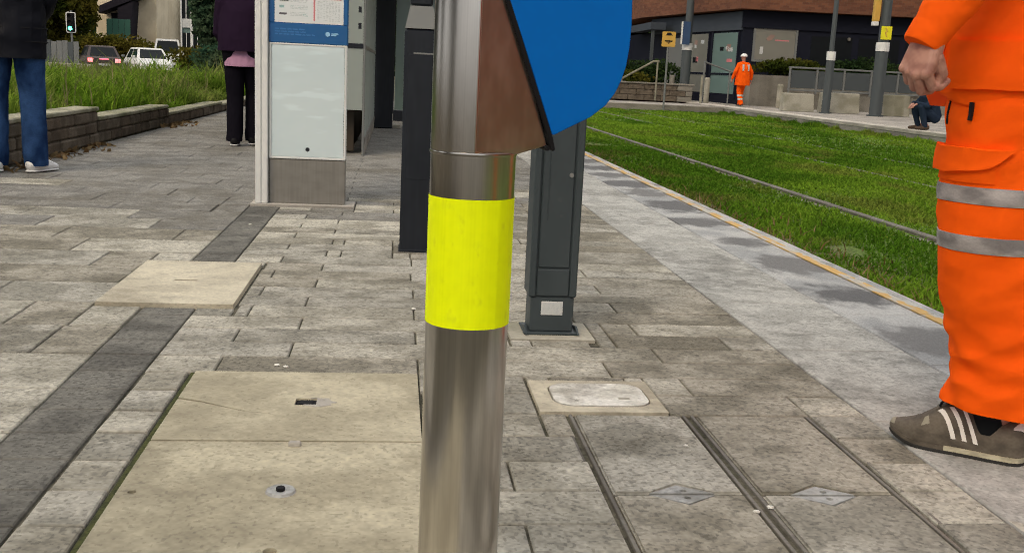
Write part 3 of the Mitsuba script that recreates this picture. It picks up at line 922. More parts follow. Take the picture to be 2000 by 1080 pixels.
add('shaft', cat_mesh([bx(xa, xa + 0.022, yf - 0.006, yb + 0.004, 0.121, 1.02, 0.004), bx(xb_ - 0.022, xb_, yf - 0.006, yb + 0.004, 0.121, 1.02, 0.004),
                       bx(xa + 0.020, xb_ - 0.020, yf + 0.006, yb, 0.121, 1.02), bx(xa, xb_, yf - 0.004, yb + 0.002, 1.012, 1.03, 0.005)]), 'slate_paint', c)
add('access_door', bx(xa + 0.026, xb_ - 0.026, yf - 0.001, yf + 0.02, 0.213, 0.99, 0.003), 'slate_paint', c)
add('lower_panel', bx(xa + 0.024, xb_ - 0.024, yf - 0.002, yf + 0.02, 0.124, 0.208, 0.003), 'slate_paint', c)
add('door_lock', frame(cyl((0, 0, 0), (0, 0, 0.004), 0.007, n=14), (xb_ - 0.036, yf - 0.001, 0.50), (1, 0, 0), (0, 0, 1), (0, -1, 0)), 'grey_steel', c)
add('ridge', bx(xa + 0.045, xa + 0.0475, yf - 0.0035, yf + 0.01, 0.36, 0.60, 0.001), 'slate_paint', c)
lp = add('label_plate', bx(x0 + 0.036, x0 + 0.104, yf + 0.0005, yf + 0.0055, 0.063, 0.106, 0.001), 'label_white', c, label='white label plate with lines of small print')
rr_ = np.random.default_rng(5)
bars = []
for i in range(6):
    xx = x0 + 0.041
    while xx < x0 + 0.096:
        L = rr_.uniform(0.004, 0.013)
        z = 0.1005 - i * 0.0062
        bars.append(bx(xx, min(xx + L, x0 + 0.100), yf - 0.0004, yf + 0.001, z - 0.0016, z + 0.0008))
        xx += L + 0.0025
add('print_lines', cat_mesh(bars), 'print_grey', lp, kind='stuff')

# ------------------------------------------------------------------ dark bollard column with a bevelled shoulder
c = thing('lighting_column', 'dark navy column, sky light painted onto its bevelled shoulder, half hidden behind the steel post', 'lighting column')
bxn = (0.0285, 0.1655, 4.505, 4.640)
add('shaft', bx(*bxn, 0.0, 0.958, 0.012), 'navy_paint', c)
cx_, cy_ = (bxn[0] + bxn[1]) / 2, (bxn[2] + bxn[3]) / 2


def sq(h, z): return [(cx_ + a * h, cy_ + b * h, z) for a in (-1, 1) for b in (-1, 1)]


add('shoulder', hull(sq(0.068, 0.9585) + sq(0.048, 1.052)), 'grey_steel', c, label='bevelled shoulder with sky light painted on as pale grey')  # sky-lit bevel of the navy shaft, its brightness put into the colour
add('upper_shaft', bx(cx_ - 0.047, cx_ + 0.047, cy_ - 0.047, cy_ + 0.047, 1.052, 3.6, 0.01), 'navy_paint', c)
add('door_edge', bx(cx_ - 0.030, cx_ + 0.055, bxn[2] - 0.002, bxn[2] + 0.004, 0.852, 0.859, 0.001), 'grey_steel', c)
add('access_door', bx(cx_ - 0.052, cx_ + 0.052, bxn[2] - 0.0015, bxn[2] + 0.01, 0.32, 0.85, 0.002), 'navy_paint', c)
add('base_flange', bx(bxn[0] - 0.004, bxn[1] + 0.012, bxn[2] - 0.006, bxn[3] + 0.01, 0.0, 0.012, 0.002), 'navy_paint', c)
add('footing', prism(sbox(0.004, 4.475, 0.196, 4.655), -0.03, 0.001), 'concrete_grey', c)

# ------------------------------------------------------------------ information totem
c = thing('information_totem', 'tall white and blue information totem with a pale glass lower panel', 'information board')
add('footing', prism(sbox(-0.795, 5.845, -0.225, 6.075), -0.03, 0.012), 'far_edge', c)
X0, X1, Y0, Y1 = -0.697, -0.278, 5.905, 6.02
add('side_fin', cat_mesh([bx(-0.770, -0.738, 5.862, 6.03, 0.012, 2.35, 0.004), bx(-0.737, -0.703, 5.868, 6.03, 0.012, 2.35, 0.004)]), 'white_paint', c)
add('plinth', bx(X0, X1, Y0 + 0.004, Y1, 0.012, 0.262, 0.003), 'plinth_steel', c)
gp = add('glass_panel', cat_mesh([bx(X0 + 0.012, X1 - 0.012, Y0 - 0.001, Y0 + 0.01, 0.276, 0.884, 0.002)]), 'pale_glass_panel', c)
add('panel_frame', cat_mesh([bx(X0, X0 + 0.010, Y0 - 0.003, Y1, 0.264, 0.893, 0.002), bx(X1 - 0.010, X1, Y0 - 0.003, Y1, 0.264, 0.893, 0.002), bx(X0, X1, Y0 - 0.004, Y1, 0.2635, 0.2745, 0.002),
                             bx(X0, X1, Y0 - 0.004, Y1, 0.8855, 0.8945, 0.002)]), 'white_paint', c)
add('panel_lock', frame(cyl((0, 0, 0), (0, 0, 0.004), 0.013, 0.011, 6), ((X0 + X1) / 2, Y0 - 0.001, 0.318), (1, 0, 0), (0, 0, 1), (0, -1, 0)), 'navy_paint', c)
mc = add('map_case', cat_mesh([bx(X0 - 0.002, X1 + 0.002, Y0 - 0.004, Y1, 0.896, 1.0, 0.003), bx(X0 - 0.002, X0 + 0.026, Y0 - 0.004, Y1, 1.001, 2.3, 0.003), bx(X1 - 0.020, X1 + 0.002, Y0 - 0.004, Y1, 1.001, 2.3, 0.003),
                               bx(X0 + 0.026, X1 - 0.020, Y0 + 0.006, Y1, 1.0, 2.3)]), 'map_blue', c, label='blue frame of the poster case with faint lettering and a white emblem')
Q = lambda x0, x1, z0, z1, d=0.0: bx(x0, x1, Y0 + 0.002 - d, Y0 + 0.0065, z0, z1)
add('poster', Q(X0 + 0.027, X1 - 0.021, 1.004, 2.25), 'paper', c, label='white printed poster with a red headed table')
rp = np.random.default_rng(12)
red = [Q(X0 + 0.236, X0 + 0.244, 1.018, 1.9, 0.001), Q(X0 + 0.246, X1 - 0.032, 1.134, 1.148, 0.001)]
add('poster_red', cat_mesh(red), 'print_red', c)
teal, grey, dark = [], [], []
for k in range(8):
    z = 1.045 + 0.036 * k
    dark.append(Q(X0 + 0.052, X0 + 0.088 + rp.uniform(0, 0.016), z, z + 0.011, 0.001)) if k % 2 == 0 else teal.append(Q(X0 + 0.052, X0 + 0.075 + rp.uniform(0, 0.016), z, z + 0.014, 0.001))
    for q in range(3):
        xx = X0 + 0.112
        z2 = z + 0.012 - q * 0.008
        while xx < X0 + 0.20:
            L = rp.uniform(0.006, 0.02)
            (grey if rp.uniform() < 0.75 else teal).append(Q(xx, min(xx + L, X0 + 0.205), z2, z2 + 0.003, 0.001))
            xx += L + 0.004
for k in range(40):
    z = 1.022 + 0.0072 * k
    if 1.128 < z < 1.152: continue
    for xx in np.arange(X0 + 0.256, X1 - 0.036, 0.016):
        if rp.uniform() < 0.8: grey.append(Q(xx, xx + rp.uniform(0.006, 0.013), z, z + 0.0025, 0.001))
add('poster_pictures', cat_mesh(dark), 'print_dark', c, kind='stuff')
add('poster_tints', cat_mesh(teal), 'print_teal', c, kind='stuff')
add('poster_lines', cat_mesh(grey), 'print_grey', c, kind='stuff')
fb = []
for row in range(3):
    xx = X0 + 0.03
    while xx < X0 + (0.24 if row == 2 else 0.17):
        L = rp.uniform(0.012, 0.035)
        fb.append(bx(xx, xx + L, Y0 - 0.0052, Y0, 0.966 - row * 0.014, 0.973 - row * 0.014))
        xx += L + 0.006
add('faint_lettering', cat_mesh(fb), 'map_faint', mc, kind='stuff')
add('emblem', frame(cyl((0, 0, 0), (0, 0, 0.0015), 0.0125, n=20), (X1 - 0.105, Y0 - 0.004, 0.951), (1, 0, 0), (0, 0, 1), (0, -1, 0)), 'sky_blue_print', mc)
add('emblem_bar', cat_mesh([bx(X1 - 0.086, X1 - 0.048, Y0 - 0.0053, Y0, 0.951, 0.957), bx(X1 - 0.086, X1 - 0.058, Y0 - 0.0053, Y0, 0.943, 0.948)]), 'sky_blue_print', mc)
add('head', bx(X0 - 0.002, X1 + 0.002, Y0 - 0.004, Y1, 2.302, 2.36, 0.004), 'white_paint', c)

# ------------------------------------------------------------------ glass shelter behind the totem
c = thing('tram_shelter', 'glass tram shelter with dark posts and a wooden bench behind the totem', 'shelter')
YS = 9.36
add('end_screen', bx(-1.0, -0.300, YS, YS + 0.012, 0.40, 2.3), 'etched_glass', c, label='etched end pane of the shelter')
for za, zb in ((0.935, 0.975), (2.301, 2.36)):
    add('screen_rail', bx(-1.02, -0.30, YS - 0.012, YS + 0.02, za, zb, 0.004), 'navy_paint', c)
for i, z in enumerate((1.10, 1.24, 1.38)):
    add('etched_square', bx(-0.345, -0.318, YS - 0.002, YS, z, z + 0.05), 'navy_paint', c)
add('corner_post', bx(-0.299, -0.279, YS - 0.008, YS + 0.03, 0.0, 2.36, 0.004), 'grey_steel', c)
for j in range(3):
    add('side_pane', bx(-0.290, -0.280, YS + 0.06 + j * 1.40, YS + 1.40 + j * 1.40, 0.16, 2.3), 'etched_glass', c)
for za, zb in ((0.93, 0.965), (2.301, 2.36), (0.10, 0.159)):
    add('side_rail', bx(-0.30, -0.272, YS + 0.04, 13.58, za, zb, 0.004), 'plinth_steel', c)
add('kick_panel', bx(-0.2945, -0.2785, YS + 0.05, 13.58, 0.0, 0.098), 'concrete_grey', c)
for yy in (13.62, 18.0):
    add('portal_post', bx(-0.285, -0.045, yy, yy + 0.24, 0.0, 2.36, 0.01), 'navy_paint', c)
for j in range(3):
    add('rear_pane', bx(-0.03 + j * 0.40, 0.36 + j * 0.40, 15.6, 15.612, 0.16, 2.3), 'glass_green', c)
add('rear_base', bx(-0.044, 0.9, 15.58, 15.70, 0.0, 0.155, 0.005), 'navy_paint', c)
add('foot_plate', bx(-0.04, 0.06, 13.66, 13.80, 0.0, 0.05, 0.005), 'concrete_pale', c)
bs = add('bench_seat', cat_mesh([bx(-0.86 + 0.095 * i, -0.775 + 0.095 * i, YS + 0.25, 13.2, 0.425, 0.46, 0.008) for i in range(5)]), 'wood', c)
for yy in (YS + 0.4, 11.2, 13.0):
    add('bench_support', bx(-0.84, -0.40, yy, yy + 0.08, 0.0, 0.424, 0.01), 'bark', c)
add('bench_skirt', bx(-0.40, -0.385, YS + 0.26, 13.2, 0.05, 0.41, 0.004), 'bark', c)
add('bench_end', bx(-0.87, -0.375, YS + 0.20, YS + 0.24, 0.02, 0.47, 0.006), 'bark', c)
add('armrest', bx(-0.62, -0.36, YS + 1.6, YS + 1.66, 0.60, 0.68, 0.02), 'navy_paint', c)
add('roof', bx(-1.35, 0.95, YS - 0.25, 18.6, 2.37, 2.47, 0.02), 'navy_paint', c)

# ------------------------------------------------------------------ people
def place(m, pos, yaw):
    m = m.copy()
    m.apply_transform(trimesh.transformations.rotation_matrix(yaw, (0, 0, 1)))
    m.apply_translation(pos)
    return m


def mirror(p): return (-p[0], p[1], p[2])


def hand_bones(wrist, down, palm_n, side, k=1.0, curl=0.6):
    """palm, four fingers of different lengths and a thumb; side points to the little finger"""
    w, d, n, s = (np.array(q, float) for q in (wrist, down, palm_n, side))
    out = []
    kn = [w + d * (0.088 - 0.006 * abs(i - 1)) * k + s * (i - 1.5) * 0.020 * k for i in range(4)]
    pts = [sph(w + s * t * k, 0.019 * k) for t in (-0.012, 0.012)] + [sph(q, 0.0125 * k) for q in kn]
    out.append(m3.Manifold.hull_points(np.vstack(pts)))
    for i in range(4):
        L = np.array([0.040, 0.026, 0.020]) * k * (0.94, 1.06, 1.0, 0.80)[i]
        p = kn[i]
        a = 0.25 * curl + 0.1 * i * curl
        for j in range(3):
            q = p + (d * math.cos(a) + n * math.sin(a)) * L[j]
            out.append((p, (0.0098, 0.0090, 0.0080)[j] * k, q, (0.0090, 0.0080, 0.0068)[j] * k))
            p = q
            a += (0.95, 0.75, 0)[j] * curl * (1.1 if i else 0.9)
    t0 = w + d * 0.025 * k - s * 0.026 * k
    t1 = t0 + (d * 0.75 - s * 0.45 + n * 0.55) * 0.040 * k
    t2 = t1 + (d * 0.85 + n * 0.45 + s * 0.1) * 0.030 * k
    t3 = t2 + (d * 0.8 + n * 0.5 + s * 0.35) * 0.022 * k
    out += [(w + d * 0.02 * k, 0.015 * k, t0, 0.0135 * k), (t0, 0.0135 * k, t1, 0.0110 * k), (t1, 0.0110 * k, t2, 0.0095 * k), (t2, 0.0095 * k, t3, 0.0078 * k)]
    return out


def head_bones(c, r=0.5, look=(0, 1, 0)):
    """skull, jaw, nose, lips, ears, brow, with eye hollows between brow and cheeks; c is the skull's centre, the face along look"""
    f = np.array(look, float)
    f /= np.linalg.norm(f)
    rt = np.cross(f, (0, 0, 1))
    c = np.array(c, float)
    P = lambda a, b, z: c + rt * a + f * b + np.array([0, 0, z])
    out = [m3.Manifold.hull_points(np.vstack([sph(P(0, -0.025, 0.03), 0.078), sph(P(0, 0.025, 0.035), 0.070), sph(P(0, 0.02, -0.02), 0.066)])),
           m3.Manifold.hull_points(np.vstack([sph(P(0.03, 0.035, -0.03), 0.035), sph(P(-0.03, 0.035, -0.03), 0.035), sph(P(0, 0.062, -0.092), 0.022), sph(P(0.035, 0.0, -0.07), 0.02), sph(P(-0.035, 0.0, -0.07), 0.02)])),
           (P(0, 0.088, 0.012), 0.008, P(0, 0.104, -0.030), 0.012), (P(0.011, 0.094, -0.034), 0.008, P(-0.011, 0.094, -0.034), 0.008),
           (P(0.02, 0.083, -0.060), 0.006, P(-0.02, 0.083, -0.060), 0.006), (P(0.016, 0.082, -0.070), 0.0065, P(-0.016, 0.082, -0.070), 0.0065),
           (P(0.042, 0.078, 0.026), 0.009, P(0.008, 0.088, 0.022), 0.009), (P(-0.042, 0.078, 0.026), 0.009, P(-0.008, 0.088, 0.022), 0.009)]
    for s in (-1, 1):
        out += [(P(s * 0.078, -0.008, 0.012), 0.010, P(s * 0.075, 0.0, -0.030), 0.007), (P(s * 0.034, 0.078, 0.006), 0.010, P(s * 0.030, 0.078, 0.006), 0.010)]
    return out


def hair_mesh(c, look=(0, 1, 0), drop=0.03, scale=1.0):
    f = np.array(look, float)
    c = np.array(c, float)
    b = [m3.Manifold.hull_points(np.vstack([sph(c + f * -0.03 + [0, 0, 0.036], 0.083 * scale), sph(c + f * 0.022 + [0, 0, 0.047], 0.072 * scale)])),
         m3.Manifold.hull_points(np.vstack([sph(c + f * -0.045 + [0, 0, 0.0], 0.070 * scale), sph(c + f * -0.040 + [0, 0, -drop], 0.055 * scale)]))]
    return blend(b, 0.014, 4, wrinkle=0.006, wscale=(40, 40, 14), seed=3)


def figure(name, label, pos, yaw, k, joints, top, bottom, shoe, sole, hem, wr=(0.010, 0.008), extra=None, res=0.022, hair='hair_brown', helmet=None, hands=(1, 1), group=None, top_r=1.0):
    """a clothed standing figure facing local +y; joints hold the pose, k scales the whole"""
    J = dict(hipL=(-0.09, 0, 0.90), hipR=(0.09, 0, 0.90), kneeL=(-0.095, 0.02, 0.49), kneeR=(0.095, 0.02, 0.49), ankL=(-0.10, -0.01, 0.08), ankR=(0.10, -0.01, 0.08),
             shL=(-0.175, 0, 1.41), shR=(0.175, 0, 1.41), elL=(-0.23, -0.03, 1.13), elR=(0.23, -0.03, 1.13), wrL=(-0.24, 0.05, 0.89), wrR=(0.24, 0.05, 0.89),
             waist=(0, 0, 1.05), chest=(0, 0, 1.28), neck=(0, 0.01, 1.47), head=(0, 0.03, 1.63), toeL=(-0.03, 1), toeR=(0.03, 1))
    J.update(joints)
    th = thing(name, label, 'person', group)
    W = lambda m: place(trimesh.Trimesh(np.array(m.vertices) * k, m.faces, process=False), pos, yaw)
    j = {a: np.array(b, float) for a, b in J.items()}
    b = head_bones(j['head']) + [(j['neck'] - [0, 0, 0.05], 0.058, j['head'] - [0, 0.02, 0.05], 0.054)]
    torso = m3.Manifold.hull_points(np.vstack([sph(j['shL'] * [0.75, 1, 1], 0.055), sph(j['shR'] * [0.75, 1, 1], 0.055), sph(j['chest'], (0.145, 0.10, 0.10)), sph(j['waist'], (0.13, 0.095, 0.1))]))
    pelv = m3.Manifold.hull_points(np.vstack([sph(j['waist'], (0.13, 0.095, 0.08)), sph(j['hipL'], 0.085), sph(j['hipR'], 0.085)]))
    b += [torso, pelv]
    for s in 'LR':
        b += [(j['sh' + s], 0.052, j['el' + s], 0.040), (j['el' + s], 0.040, j['wr' + s], 0.027), (j['hip' + s], 0.085, j['knee' + s], 0.055), (j['knee' + s], 0.052, j['ank' + s], 0.036)]
        b += [(j['ank' + s], 0.035, j['ank' + s] + [*(j['toe' + s] * 0.13), -0.05], 0.022)]
        dn = j['wr' + s] - j['el' + s]
        dn = dn / np.linalg.norm(dn)
        sg = 1 if s == 'L' else -1
        pn = np.array([sg, 0.15, 0.0])
        pn -= dn * (pn @ dn)
        pn /= np.linalg.norm(pn)
        b += hand_bones(j['wr' + s] + dn * 0.02, dn, pn, np.cross(pn, dn) * sg * 1.0)
    add('body', W(blend(b, res * 0.6, 4)), 'skin', th, smooth=True)
    # trousers
    tb_ = [m3.Manifold.hull_points(np.vstack([sph(j['waist'] - [0, 0, 0.02], (0.15, 0.115, 0.07)), sph(j['hipL'] + [0, -0.02, 0], 0.108), sph(j['hipR'] + [0, -0.02, 0], 0.108)]))]
    tr = []
    for s in 'LR':
        tb_ += [(j['hip' + s], 0.105, j['knee' + s], 0.080), (j['knee' + s], 0.080, j['ank' + s] + [0, 0.0, -0.02], 0.076)]
    zc = min(j['ankL'][2], j['ankR'][2]) - 0.035
    add('trousers', W(blend(tb_, res, 6, [((0, 0, 1), zc)], wr[1], (10, 10, 12), 5)), bottom, th, smooth=40)
    # jacket or jumper
    jb = [m3.Manifold.hull_points(np.vstack([sph(j['shL'] * [0.72, 1, 1], 0.075), sph(j['shR'] * [0.72, 1, 1], 0.075), sph(j['chest'], (0.175 * top_r, 0.135 * top_r, 0.12)), sph(j['waist'], (0.170 * top_r, 0.14 * top_r, 0.12)),
                                              sph((j['waist'][0], j['waist'][1] - 0.01, hem), (0.212 * top_r, 0.165 * top_r, 0.06)), sph((j['waist'][0], j['waist'][1] - 0.01, hem + 0.12), (0.212 * top_r, 0.165 * top_r, 0.06))]))]
    for s in 'LR':
        jb += [(j['sh' + s] - [0, 0, 0.01], 0.074, j['el' + s], 0.060), (j['el' + s], 0.060, j['wr' + s], 0.046)]
    jb += [(j['neck'] - [0, 0, 0.03], 0.072, j['neck'] + [0, 0.005, 0.0], 0.068)]
    add('top', W(blend(jb, res, 6, [((0, 0, 1), hem)], wr[0], (8, 8, 13), 8)), top, th, smooth=40)
    for s in 'LR':
        t = np.array([j['toe' + s][0], j['toe' + s][1], 0])
        t /= np.linalg.norm(t)
        a = j['ank' + s] - [0, 0, 0.08]
        up_ = m3.Manifold.hull_points(np.vstack([sph(a - t * 0.045 + [0, 0, 0.05], 0.040), sph(a + t * 0.01 + [0, 0, 0.075], 0.042), sph(a + t * 0.11 + [0, 0, 0.035], (0.046, 0.046, 0.032)), sph(a + t * 0.165 + [0, 0, 0.028], (0.036, 0.036, 0.024))]))
        sm = blend([up_], 0.016, 3, [((0, 0, 1), a[2] + 0.022)])
        sk = add('shoe', W(sm), shoe, th, smooth=40)
        so = m3.Manifold.hull_points(np.vstack([sph(a - t * 0.048 + [0, 0, 0.012], (0.041, 0.041, 0.010)), sph(a + t * 0.11 + [0, 0, 0.012], (0.047, 0.047, 0.010)), sph(a + t * 0.165 + [0, 0, 0.012], (0.037, 0.037, 0.010))]))
        add('sole', W(blend([so], 0.02, 1)), sole, sk, smooth=40)
    if helmet:
        c = j['head']
        hb_ = [m3.Manifold.hull_points(np.vstack([sph(c + [0, -0.01, 0.055], (0.108, 0.125, 0.085)), sph(c + [0, -0.01, 0.045], (0.112, 0.128, 0.03))])), m3.Manifold.hull_points(np.vstack([sph(c + [0, 0.0, 0.04], (0.125, 0.15, 0.012)), sph(c + [0, 0.03, 0.04], (0.11, 0.15, 0.012))]))]
        add('helmet', W(blend(hb_, 0.02, 2, [((0, 0, 1), c[2] + 0.025)])), helmet, th, smooth=40)
    if hair:
        add('hair', W(hair_mesh(j['head'])), hair, th, smooth=True)
    if extra: extra(th, W, j)
    return th


def man_extra(th, W, j):
    # quilting seams of the padded jacket and its collar
    for z in np.arange(0.84, 1.42, 0.085):
        seam = [((0.214 if z < 0.93 else 0.195) * math.cos(a), (0.166 if z < 0.93 else 0.15) * math.sin(a), z) for a in np.linspace(0, 2 * np.pi, 40)]
        add('quilt_seam', W(tube(seam, 0.004, 6)), 'black_rubber', th)


# man with his back to the camera at the left edge; his feet stand apart
figure('person', 'person seen from behind in a black padded jacket, blue jeans and white trainers', (-2.465, 7.13, 0), 0.06, 1.0,
       dict(ankL=(-0.125, -0.02, 0.08), ankR=(0.115, 0.0, 0.08), kneeL=(-0.125, 0.02, 0.47), kneeR=(0.105, 0.02, 0.47), hipL=(-0.095, 0, 0.86), hipR=(0.095, 0, 0.86),
            elL=(-0.23, 0.03, 1.12), elR=(0.22, 0.05, 1.12), wrL=(-0.17, 0.20, 0.98), wrR=(0.12, 0.21, 0.98), toeL=(-0.35, 0.9), toeR=(0.42, 0.9)),
       'black_nylon', 'denim', 'white_trainer', 'white_trainer', 0.735, wr=(0.012, 0.008), extra=man_extra, top_r=1.0)


def woman_extra(th, W, j):
    hm = [m3.Manifold.hull_points(np.vstack([sph((0, -0.01, 0.755), (0.172, 0.136, 0.06)), sph((0, 0, 0.92), (0.165, 0.130, 0.05))]))]
    add('shirt_hem', W(blend(hm, 0.02, 4, [((0, 0, 1), 0.745)], 0.007, (9, 9, 12), 2)), 'pink_cotton', th, smooth=40, label='pink shirt hem showing below the jumper')


figure('person', 'person walking away in a plum jumper over a pink shirt and black trousers', (-1.415, 9.95, 0), -0.05, 0.975,
       dict(ankL=(-0.07, -0.05, 0.08), ankR=(0.075, 0.10, 0.085), kneeL=(-0.075, 0.02, 0.47), kneeR=(0.08, 0.13, 0.50), hipL=(-0.085, 0, 0.88), hipR=(0.085, 0, 0.88),
            shL=(-0.185, 0, 1.32), shR=(0.185, 0, 1.32), chest=(0, -0.01, 1.20), waist=(0, 0, 1.0), elL=(-0.225, 0.04, 1.06), elR=(0.235, 0.02, 1.05), wrL=(-0.20, 0.22, 0.92), wrR=(0.20, 0.18, 0.90), neck=(0, 0.03, 1.385), head=(0, 0.07, 1.53),
            toeL=(-0.1, 1)), 'plum_wool', 'black_trousers', 'black_rubber', 'white_trainer', 0.885, extra=woman_extra, top_r=1.08)


def far_worker_extra(th, W, j):
    for z in (0.36, 0.24):
        for s in 'LR':
            t = (z - j['ank' + s][2]) / (j['knee' + s][2] - j['ank' + s][2])
            c = j['ank' + s] + (j['knee' + s] - j['ank' + s]) * t
            add('reflective_band', W(cyl(c - [0, 0, 0.03], c + [0, 0, 0.03], 0.087, n=20)), 'label_white', th, smooth=40)
    for sx_ in (-0.10, 0.10):
        add('shoulder_band', W(bx(sx_ - 0.025, sx_ + 0.025, -0.185, -0.10, 1.18, 1.40, 0.01)), 'label_white', th)


figure('person', 'person in orange work clothes and a white helmet walking away on the far platform', (11.70, 34.84, 0), 0.25, 1.0,
       dict(ankL=(-0.06, -0.14, 0.10), ankR=(0.07, 0.16, 0.085), kneeL=(-0.08, 0.04, 0.48), kneeR=(0.08, 0.14, 0.49), elL=(-0.33, -0.04, 1.15), elR=(0.33, -0.02, 1.15), wrL=(-0.36, 0.06, 0.93), wrR=(0.38, 0.05, 0.93)),
       'hi_vis_orange', 'hi_vis_orange', 'brown_boot', 'sole_black', 0.70, extra=far_worker_extra, helmet='helmet_white', hair=None, top_r=1.28)

# ---- the worker in orange at the right edge: clothes lofted from sections so that they hang
wk = thing('person', 'person in bright orange work jacket and trousers standing at the right edge, hand hanging', 'person')
WF = np.array([-0.90, 0.4359, 0.0])         # the way he faces
WL = np.array([-0.4359, -0.90, 0.0])        # his left, towards the camera
LZ = [0.085, 0.115, 0.16, 0.22, 0.30, 0.40, 0.50, 0.60, 0.70, 0.78, 0.86, 0.93]
LCX = [1.350, 1.350, 1.350, 1.344, 1.318, 1.290, 1.272, 1.264, 1.262, 1.266, 1.275, 1.285]
LCY = [2.070, 2.070, 2.070, 2.066, 2.064, 2.060, 2.058, 2.058, 2.060, 2.064, 2.07, 2.08]
LRF = [0.122, 0.122, 0.112, 0.104, 0.108, 0.112, 0.112, 0.110, 0.110, 0.115, 0.115, 0.11]
LRS = [0.092, 0.092, 0.092, 0.093, 0.096, 0.100, 0.103, 0.106, 0.110, 0.114, 0.11, 0.10]


def leg_surface(off):
    def raw(z, t):
        cx, cy, rf, rs = (np.interp(z, LZ, q) for q in (LCX, LCY, LRF, LRS))
        wv = meshkit.fbm(np.array([math.cos(t) * 1.6 + off[0] * 9, math.sin(t) * 1.6, z * 9.0]), 3, 4) - 0.5
        wv2 = meshkit.noise(np.array([math.cos(t) * 1.3 + 7 + off[0] * 5, math.sin(t) * 1.3, z * 30.0 + 1.2 * math.sin(t)]), 6) - 0.5
        hemk = float(np.interp(z, [0.085, 0.11, 0.24, 0.36, 0.9], [0.3, 1.0, 1.0, 0.22, 0.15]))
        wv3 = abs(meshkit.noise(np.array([math.cos(t) * 1.1 + 3 + off[0] * 5, math.sin(t) * 1.1 + z * 3.5, z * 16.0 + 0.9 * math.cos(t)]), 16) - 0.5)
        d = 0.016 * wv + 0.024 * wv2 * hemk + 0.022 * (0.12 - wv3) * min(1.0, 0.35 + hemk)
        p = np.array([cx + off[0], cy + off[1], z]) + (rf + d) * math.cos(t) * WF + (rs + d) * math.sin(t) * WL
        return p

    def fn(z, t):
        e = 1e-3
        p = raw(z, t)
        n = np.cross(raw(z, t + e) - raw(z, t - e), raw(z + e, t) - raw(z - e, t))
        n /= np.linalg.norm(n) + 1e-12
        if n @ (math.cos(t) * WF + math.sin(t) * WL) < 0: n = -n
        return p, n
    return raw, fn


legs = []
for off in ((0.0, 0.0), (0.215, 0.135)):
    raw, fn = leg_surface(off)
    zs = np.concatenate([np.linspace(0.116, 0.30, 34), np.linspace(0.31, 0.93, 56)])
    th_ = np.linspace(0, 2 * np.pi, 73)[:-1]
    slant = lambda z, t: z + np.clip(0.14 - z, 0, 1) / 0.04 * 0.5 * 0.022 * math.cos(t)
    rings = [[raw(slant(z, t), t) for t in th_] for z in zs]
    legs.append(loft(rings))
add('trousers', legs[0], 'hi_vis_orange', wk, smooth=60)
add('trousers', legs[1], 'hi_vis_orange', wk, smooth=60)
TR = f'{wk}__trousers'
tt = np.linspace(0, 2 * np.pi, 73)
for off, key in (((0.0, 0.0), TR), ((0.215, 0.135), TR + '_001')):
    raw, fn = leg_surface(off)
    for za, zb in ((0.578, 0.613), (0.477, 0.512)):
        add('reflective_band', surf_patch(fn, np.linspace(za, zb, 7), tt, 0.0022), 'reflective_grey', key, smooth=60)
raw, fn = leg_surface((0.0, 0.0))
# thigh pocket and its flap
ts = np.linspace(-0.35, 1.72, 30)
A = surf_patch(fn, np.linspace(0.655, 0.735, 9), ts, 0.0075, 0.002)
zt_, zb_ = 0.692, 0.642


def flap(u, t):
    k = np.clip((t - 1.15) / 0.55, 0, 1)
    zlow = zb_ + 0.002 + 0.040 * k ** 2.2 - 0.004 * math.sin(t * 3)
    return fn(zt_ + (zlow - zt_) * u, t)


add('pocket_flap', surf_patch(flap, np.linspace(0, 1, 9), ts, 0.013, 0.004), 'hi_vis_orange', TR, smooth=50, label='thigh pocket flap with a rounded corner')
add('pocket', surf_patch(fn, np.linspace(0.622, 0.69, 9), np.linspace(-0.2, 1.45, 20), 0.003, 0.001), 'hi_vis_orange', TR, smooth=50)
add('zip_pull', surf_patch(fn, np.linspace(0.745, 0.782, 5), np.linspace(0.86, 0.92, 3), 0.006, 0.004), 'black_rubber', TR, smooth=50)
add('pocket_opening', surf_patch(lambda z, t: fn(z, t + 0.9 * (z - 0.75)), np.linspace(0.735, 0.80, 9), np.linspace(0.255, 0.285, 3), 0.0015, 0.0015), 'black_rubber', TR, smooth=50)

# jacket body
JC = np.array([1.328, 2.145])
JZ = [0.765, 0.80, 0.85, 0.92, 1.00, 1.10, 1.22, 1.34, 1.43, 1.49, 1.53]
JF = [0.168, 0.180, 0.188, 0.182, 0.165, 0.155, 0.150, 0.140, 0.115, 0.085, 0.065]
JS = [0.205, 0.210, 0.212, 0.210, 0.205, 0.205, 0.215, 0.215, 0.19, 0.12, 0.07]


def jk(z, t):
    rf, rs = np.interp(z, JZ, JF), np.interp(z, JZ, JS)
    c_, s_ = math.cos(t), math.sin(t)
    e = 0.82
    c_, s_ = np.sign(c_) * abs(c_) ** e, np.sign(s_) * abs(s_) ** e
    d = 0.030 * (meshkit.fbm(np.array([c_ * 1.9 + 3, s_ * 1.9, z * 7.0 + 1.4 * c_]), 3, 11) - 0.5)
    low = np.clip((0.80 - z) / 0.035, 0, 1)
    zz = z + low * (0.016 * math.cos(t) + 0.012 * math.sin(2.0 * t + 0.5) + 0.008 * math.sin(5 * t))
    return np.array([*JC, zz]) + (rf + d) * c_ * WF + (rs + d) * s_ * WL


zs = np.concatenate([np.linspace(0.765, 1.0, 30), np.linspace(1.02, 1.53, 22)])
th_ = np.linspace(0, 2 * np.pi, 97)[:-1]
body_loft = loft([[jk(z, t) for t in th_] for z in zs])
jkey = add('jacket', body_loft, 'hi_vis_orange', wk, smooth=60)


